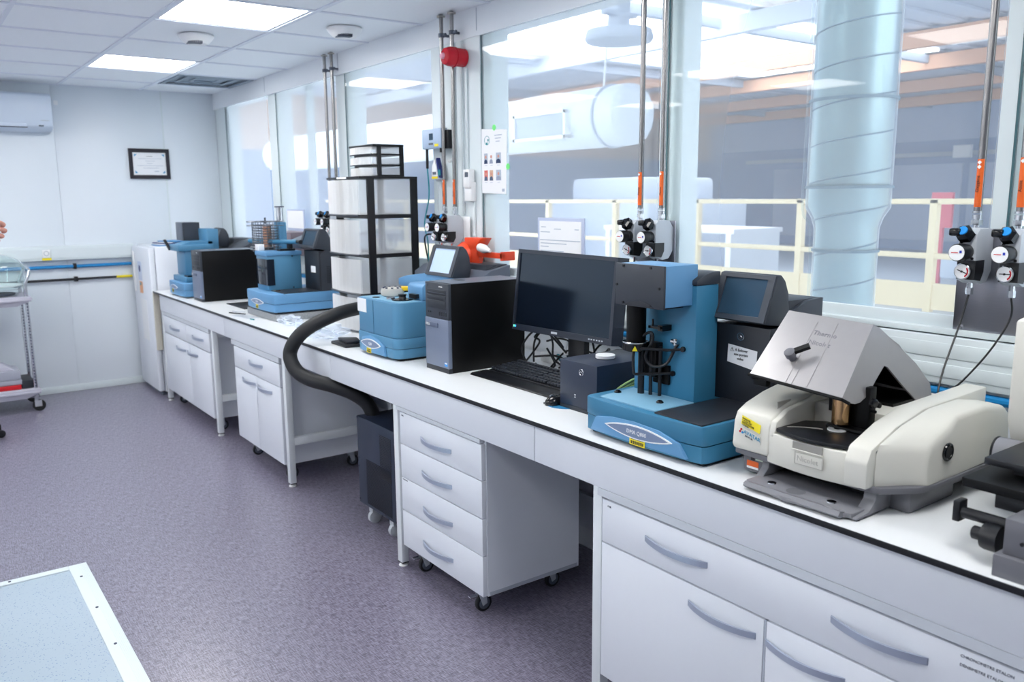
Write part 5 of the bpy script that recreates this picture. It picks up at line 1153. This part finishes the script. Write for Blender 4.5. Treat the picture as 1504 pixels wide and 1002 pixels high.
obj('hood_knob', MB().lathe([(.010, 0), (.010, .012), (.014, .013), (.014, .028), (.011, .030)], kc, (-.66, 0, .75), 18), GREYP, t); 
kh = MB(); dirk = (R_*.75+U_*.62).normalized(); per = dirk.cross(Vector((-.66, 0, .75))).normalized()*.007
kh.poly([kc+Vector((-.66, 0, .75))*.018-dirk*.012-per, kc+Vector((-.66, 0, .75))*.018-dirk*.012+per, kc+Vector((-.66, 0, .75))*.018+dirk*.052+per, kc+Vector((-.66, 0, .75))*.018+dirk*.052-per], Vector((-.66, 0, .75))*.010)
obj('knob_lever', kh, BLKM, t)

# ---- microscope / gauge at the right edge
t = thing('stage_microscope', 'dark stage microscope with cream column cut off at right edge', 'microscope', (.3, .55, .9))
obj('base', MB().box(.015, .20, .36, .690, .9, .945, bev=.002), GREYP, t); obj('base_block', MB().box(.030, .20, .38, .680, .945, 1.018, bev=.003), GREYP, t)
obj('base_screw', MB().cyl((.027, .645, .975), 'x', .004, .005, 10), BLK, t)
obj('base_rear', MB().box(.20, .60, .45, .68, .9, 1.0, bev=.004), GREYP, t)
obj('slide_plate', MB().box(.10, .42, .50, .80, 1.035, 1.055, bev=.002), BLKM, t); obj('lower_slide', MB().box(.12, .4, .48, .74, 1.0, 1.035, bev=.003), BLK, t)
obj('upper_stage', MB().box(.16, .42, .45, .785, 1.075, 1.090, bev=.002), BLK, t); obj('stage_post', MB().box(.2, .38, .5, .74, 1.055, 1.075), BLK, t)
obj('guide_rod', MB().cyl((.085, .60, .985), 'y', .012, .185, 16).box(.07, .105, .785, .80, .965, 1.01, bev=.003), BLK, t)
obj('focus_knob', MB().lathe([(.012, 0), (.014, .002), (.014, .018), (.026, .022), (.028, .03), (.028, .055)], (.07, .755, .955), (0, -1, 0), 22), BLK, t)
obj('sample_holder', MB().box(.2, .3, .62, .72, 1.09, 1.096).cyl((.25, .70, 1.096), 'z', .014, .006, 14), ALU, t)
obj('objective', MB().lathe([(.03, 0), (.033, .004), (.033, .10), (.028, .11)], (.36, .845, 1.052), (0, -1, .0), 26), GREYL, t); obj('objective_rim', MB().torus((.36, .845, 1.052), 'y', .031, .003, 26, 6), BLK, t)
obj('column', MB().prism([(.38, 1.09), (.36, 1.13), (.36, 1.36), (.62, 1.40), (.62, .95), (.45, .95)], 'y', .50, .832, bev=.008), BEIGE, t)
obj('column_foot', MB().box(.42, .62, .56, .80, .9, .95), BEIGED, t)

# ================================================================== LEFT SIDE : CART, STOOL, PERSON
t = thing('utility_cart', 'grey two shelf utility cart with chrome posts by the far wall', 'cart', (-1.25, 7.58, 0))
cx0, cx1, cy0, cy1 = -1.70, -.865, 7.36, 7.80
for z in (.875, .15):
    obj('shelf', MB().prism([(cx0, z+.035), (cx0-.01, z+.02), (cx0+.02, z-.005), (cx0+.08, z-.035), (cx1-.10, z-.035), (cx1-.02, z-.005), (cx1+.01, z+.018), (cx1, z+.035)], 'y', cy0, cy1, bev=.004), CARTP, t)
    obj('shelf_rim', MB().box(cx0, cx1, cy0-.012, cy0, z+.0, z+.018, bev=.003), CARTP, t)
for x in (cx0+.03, cx1-.03):
    for y in (cy0+.04, cy1-.04):
        obj('post', MB().cyl((x, y, .12), 'z', .014, .90, 14), CHROME, t)
        ho = MB()
        for k in range(28): ho.box(x-.005, x+.005, y-.0152, y-.012, .2+k*.024, .212+k*.024)
        obj('post_holes', ho, INK, t, kind='stuff')
        p = obj('castor', MB().cyl((x, y, .085), 'z', .018, .04, 12).box(x-.02, x+.03, y-.022, y-.018, .04, .09).box(x-.02, x+.03, y+.018, y+.022, .04, .09), CHROME, t)
        obj('wheel', MB().lathe([(.03, -.016), (.045, -.014), (.047, 0), (.045, .014), (.03, .016)], (x+.012, y, .047), 'y', 24), RUB, p)
obj('push_handle', MB().tube([(cx1-.03, cy0+.04, .9), (cx1-.03, cy0+.03, 1.0), (cx1-.0, cy0+.03, 1.08), (cx1+.005, cy0+.06, 1.12), (cx1-.02, cy0+.20, 1.14), (cx1+.005, cy1-.08, 1.12), (cx1, cy1-.05, 1.08), (cx1-.03, cy1-.04, 1.0), (cx1-.03, cy1-.04, .9)], .012, 12, 5), CHROME, t)
t = thing('glass_desiccator', 'large lidded round glass bowl on top of the cart', 'bowl', (-1.10, 7.58, .91))
bx, by = -1.075, 7.575
obj('bowl', MB().lathe([(.14, 0), (.15, .01), (.165, .05), (.185, .06), (.20, .10), (.207, .19), (.205, .20), (.199, .19), (.192, .10), (.17, .065), (.13, .055)], (bx, by, .91), 'z', 40, cap=False), BOWLG, t)
obj('rim', MB().torus((bx, by, 1.115), 'z', .21, .010, 40, 8), BOWLG, t)
obj('lid', MB().lathe([(.215, 0), (.213, .012), (.18, .055), (.12, .09), (.05, .108), (.004, .11), (.004, .105), (.05, .103), (.12, .084), (.18, .049), (.208, .0)], (bx, by, 1.125), 'z', 40, cap=False), BOWLG, t)
obj('lid_knob', MB().lathe([(.015, 0), (.02, .012), (.012, .024)], (bx, by, 1.233), 'z', 16), BTAG, t, label='blue knob')
obj('perforated_disc', MB().lathe([(.185, 0), (.185, .006)], (bx, by, .99), 'z', 32), WHT, t)
obj('desiccant', MB().lathe([(.125, 0), (.13, .012)], (bx, by, .918), 'z', 28), INK, t)
t = thing('instrument_case', 'upper grey case with sloped lid on the lower cart shelf', 'case', (-1.2, 7.55, .24))
obj('box', MB().box(-1.40, -.985, 7.42, 7.70, .262, .335, bev=.008), TRAYG, t); obj('lid', MB().prism([(-1.40, .335), (-1.02, .335), (-1.08, .37), (-1.34, .37)], 'y', 7.44, 7.68, bev=.004), CARTP, t)
t = thing('instrument_case', 'lower flat grey case on the lower cart shelf', 'case', (-1.2, 7.55, .2))
obj('box', MB().box(-1.40, -.98, 7.42, 7.70, .222, .261, bev=.006), TRAYG, t)
tag(obj('red_box', MB().box(-1.40, -.99, 7.41, 7.66, .186, .2215, bev=.004), REDB), 'flat red box under the grey cases on the cart', 'box')
tag(obj('dark_folder', MB().box(-.985, -.90, 7.42, 7.7, .186, .25, bev=.004, rot=.0), TOWERD), 'dark folder leaning at the right end of the lower cart shelf', 'folder')
# stool whose castor enters the frame
t = thing('lab_stool', 'black swivel stool at left edge, only one castor in view', 'stool', (-1.482, 6.62, 0))
sx0, sy0 = -1.482, 6.62
for k in range(5):
    a = .32+2*PI*k/5; ex, ey = sx0+.285*math.cos(a), sy0+.285*math.sin(a)
    obj('base_arm', MB().tube([(sx0, sy0, .13), (ex, ey, .085)], [.022, .014], 10), BLK, t)
    obj('castor', MB().lathe([(.018, -.022), (.027, -.018), (.027, .018), (.018, .022)], (ex, ey, .027), (math.sin(a), -math.cos(a), 0), 18).cyl((ex, ey, .04), 'z', .008, .05, 10), BLK, t)
obj('gas_column', MB().cyl((sx0, sy0, .1), 'z', .025, .38, 16), CHROME, t); obj('seat', MB().lathe([(.16, 0), (.18, .02), (.18, .05), (.14, .07)], (sx0, sy0, .48), 'z', 32), BLK, t)

# person, standing left of the frame; only the fingers show
def skin_mesh(name, verts, edges, radii, m_, parent, sub=2, root=0):
    me = bpy.data.meshes.new(name); o0 = ORG_[parent.name]
    me.from_pydata([Vector(v)-o0 for v in verts], edges, []); o = bpy.data.objects.new(name, me); COL.objects.link(o); o.parent = parent
    md = o.modifiers.new('s', 'SKIN'); me.skin_vertices[0].data[root].use_root = True
    for i, r in enumerate(radii): me.skin_vertices[0].data[i].radius = (r, r) if not isinstance(r, tuple) else r
    md.use_smooth_shade = True
    sb = o.modifiers.new('u', 'SUBSURF'); sb.levels = sub; sb.render_levels = sub
    me.materials.append(m_); ORG_[o.name] = o0; return o
HXo, HY, HZ = -1.338, 3.60, 1.555      # where the knuckles stand in view
PXo = -1.80
t = thing('person', 'person in white coat beyond left edge, fingers holding a small dark object', 'person', (PXo, HY, 0))
BV = [(PXo, HY, 1.0), (PXo, HY, 1.18), (PXo, HY, 1.38), (PXo, HY, 1.50), (PXo, HY, 1.56), (PXo+.02, HY, 1.66), (PXo+.02, HY, 1.74),
      (PXo, HY-.17, 1.44), (PXo, HY+.17, 1.44),
      (PXo+.06, HY-.23, 1.20), (PXo+.26, HY-.10, 1.36), (HXo-.10, HY-.02, HZ-.06),
      (PXo+.0, HY+.24, 1.18), (PXo+.10, HY+.22, .95), (PXo+.13, HY+.21, .87),
      (PXo, HY-.10, .92), (PXo+.01, HY-.10, .50), (PXo-.02, HY-.10, .09), (PXo+.12, HY-.11, .04),
      (PXo, HY+.10, .92), (PXo+.01, HY+.10, .50), (PXo-.02, HY+.10, .09), (PXo+.12, HY+.11, .04)]
BE = [(0, 1), (1, 2), (2, 3), (3, 4), (4, 5), (5, 6), (3, 7), (3, 8), (7, 9), (9, 10), (10, 11), (8, 12), (12, 13), (13, 14), (0, 15), (15, 16), (16, 17), (17, 18), (0, 19), (19, 20), (20, 21), (21, 22)]
BR = [.09, .09, .09, .06, .052, .085, .075, .035, .035, .035, .036, .026, .045, .032, .028, .085, .058, .038, .035, .085, .058, .038, .035]
skin_mesh('body', BV, BE, BR, SKIN, t)
CV = [(PXo, HY, .52), (PXo, HY, .80), (PXo, HY, 1.0), (PXo, HY, 1.2), (PXo, HY, 1.36), (PXo, HY, 1.48), (PXo, HY-.15, 1.46), (PXo+.06, HY-.235, 1.19), (PXo+.22, HY-.13, 1.325), (PXo, HY+.15, 1.46), (PXo, HY+.245, 1.18), (PXo+.11, HY+.22, .93)]
skin_mesh('lab_coat', CV, [(0, 1), (1, 2), (2, 3), (3, 4), (4, 5), (5, 6), (6, 7), (7, 8), (5, 9), (9, 10), (10, 11)], [.20, .20, .185, .17, .165, .10, .082, .072, .056, .082, .072, .054], COAT, t, root=2)
TV = [(PXo, HY, .93), (PXo, HY-.09, .84), (PXo+.01, HY-.10, .50), (PXo-.01, HY-.10, .10), (PXo, HY+.09, .84), (PXo+.01, HY+.10, .50), (PXo-.01, HY+.10, .10)]
skin_mesh('trousers', TV, [(0, 1), (1, 2), (2, 3), (0, 4), (4, 5), (5, 6)], [.08, .085, .075, .06, .085, .075, .06], TROUS, t)
for s_ in (-1, 1): obj('shoe', MB().sphere((PXo+.06, HY+s_*.105, .045), .13, (1, .38, .34)), BLK, t)
hr_ = MB().sphere((PXo+.0, HY, 1.735), .105, (1.0, .86, .9)); obj('hair', hr_, HAIR, t)
obj('nose', MB().sphere((PXo+.115, HY, 1.675), .015, (1.1, .8, 1.4)), SKIN, t)
for s_ in (-1, 1): obj('eye', MB().sphere((PXo+.10, HY+s_*.033, 1.70), .011), WHT, t); obj('ear', MB().sphere((PXo+.02, HY+s_*.088, 1.675), .02, (.7, .35, 1.3)), SKIN, t)
obj('mouth', MB().sphere((PXo+.10, HY, 1.635), .02, (.4, 1, .25)), mat('lips', (170, 90, 90), .5), t)
# palm and five fingers curled round the held object
W0 = Vector((HXo-.10, HY-.02, HZ-.06))
obj('palm', MB().sphere(W0+Vector((.035, .0, .025)), .04, (1.15, .55, 1.05)), SKIN, t)
fing = [[(-.045, -.015, .005), (-.012, -.02, .012), (.006, -.012, .002), (-.004, .008, -.008)],
        [(-.05, -.01, -.018), (-.012, -.016, -.012), (.010, -.006, -.020), (-.002, .014, -.026)],
        [(-.055, -.005, -.036), (-.02, -.010, -.034), (.0, .0, -.040), (-.012, .016, -.044)],
        [(-.06, .0, -.05), (-.03, -.004, -.052), (-.014, .006, -.056), (-.024, .018, -.058)],
        [(-.07, .015, .01), (-.045, .012, .035), (-.022, .002, .052), (-.006, -.004, .060)]]
for k, f in enumerate(fing):
    skin_mesh('finger' if k < 4 else 'thumb', [Vector((HXo, HY, HZ))+Vector(p) for p in f], [(0, 1), (1, 2), (2, 3)], [.0095, .009, .0085, .007] if k != 3 else [.008, .0078, .0072, .006], SKIN, t, 2)
tag(obj('held_device', MB().box(HXo-.045, HXo-.010, HY-.012, HY-.002, HZ-.045, HZ+.052, bev=.003).rotate(.0, 'Y', (HXo, HY, HZ)), mat('held_blue', (60, 84, 120), .35)), 'small dark blue device held by the person at left edge', 'device')
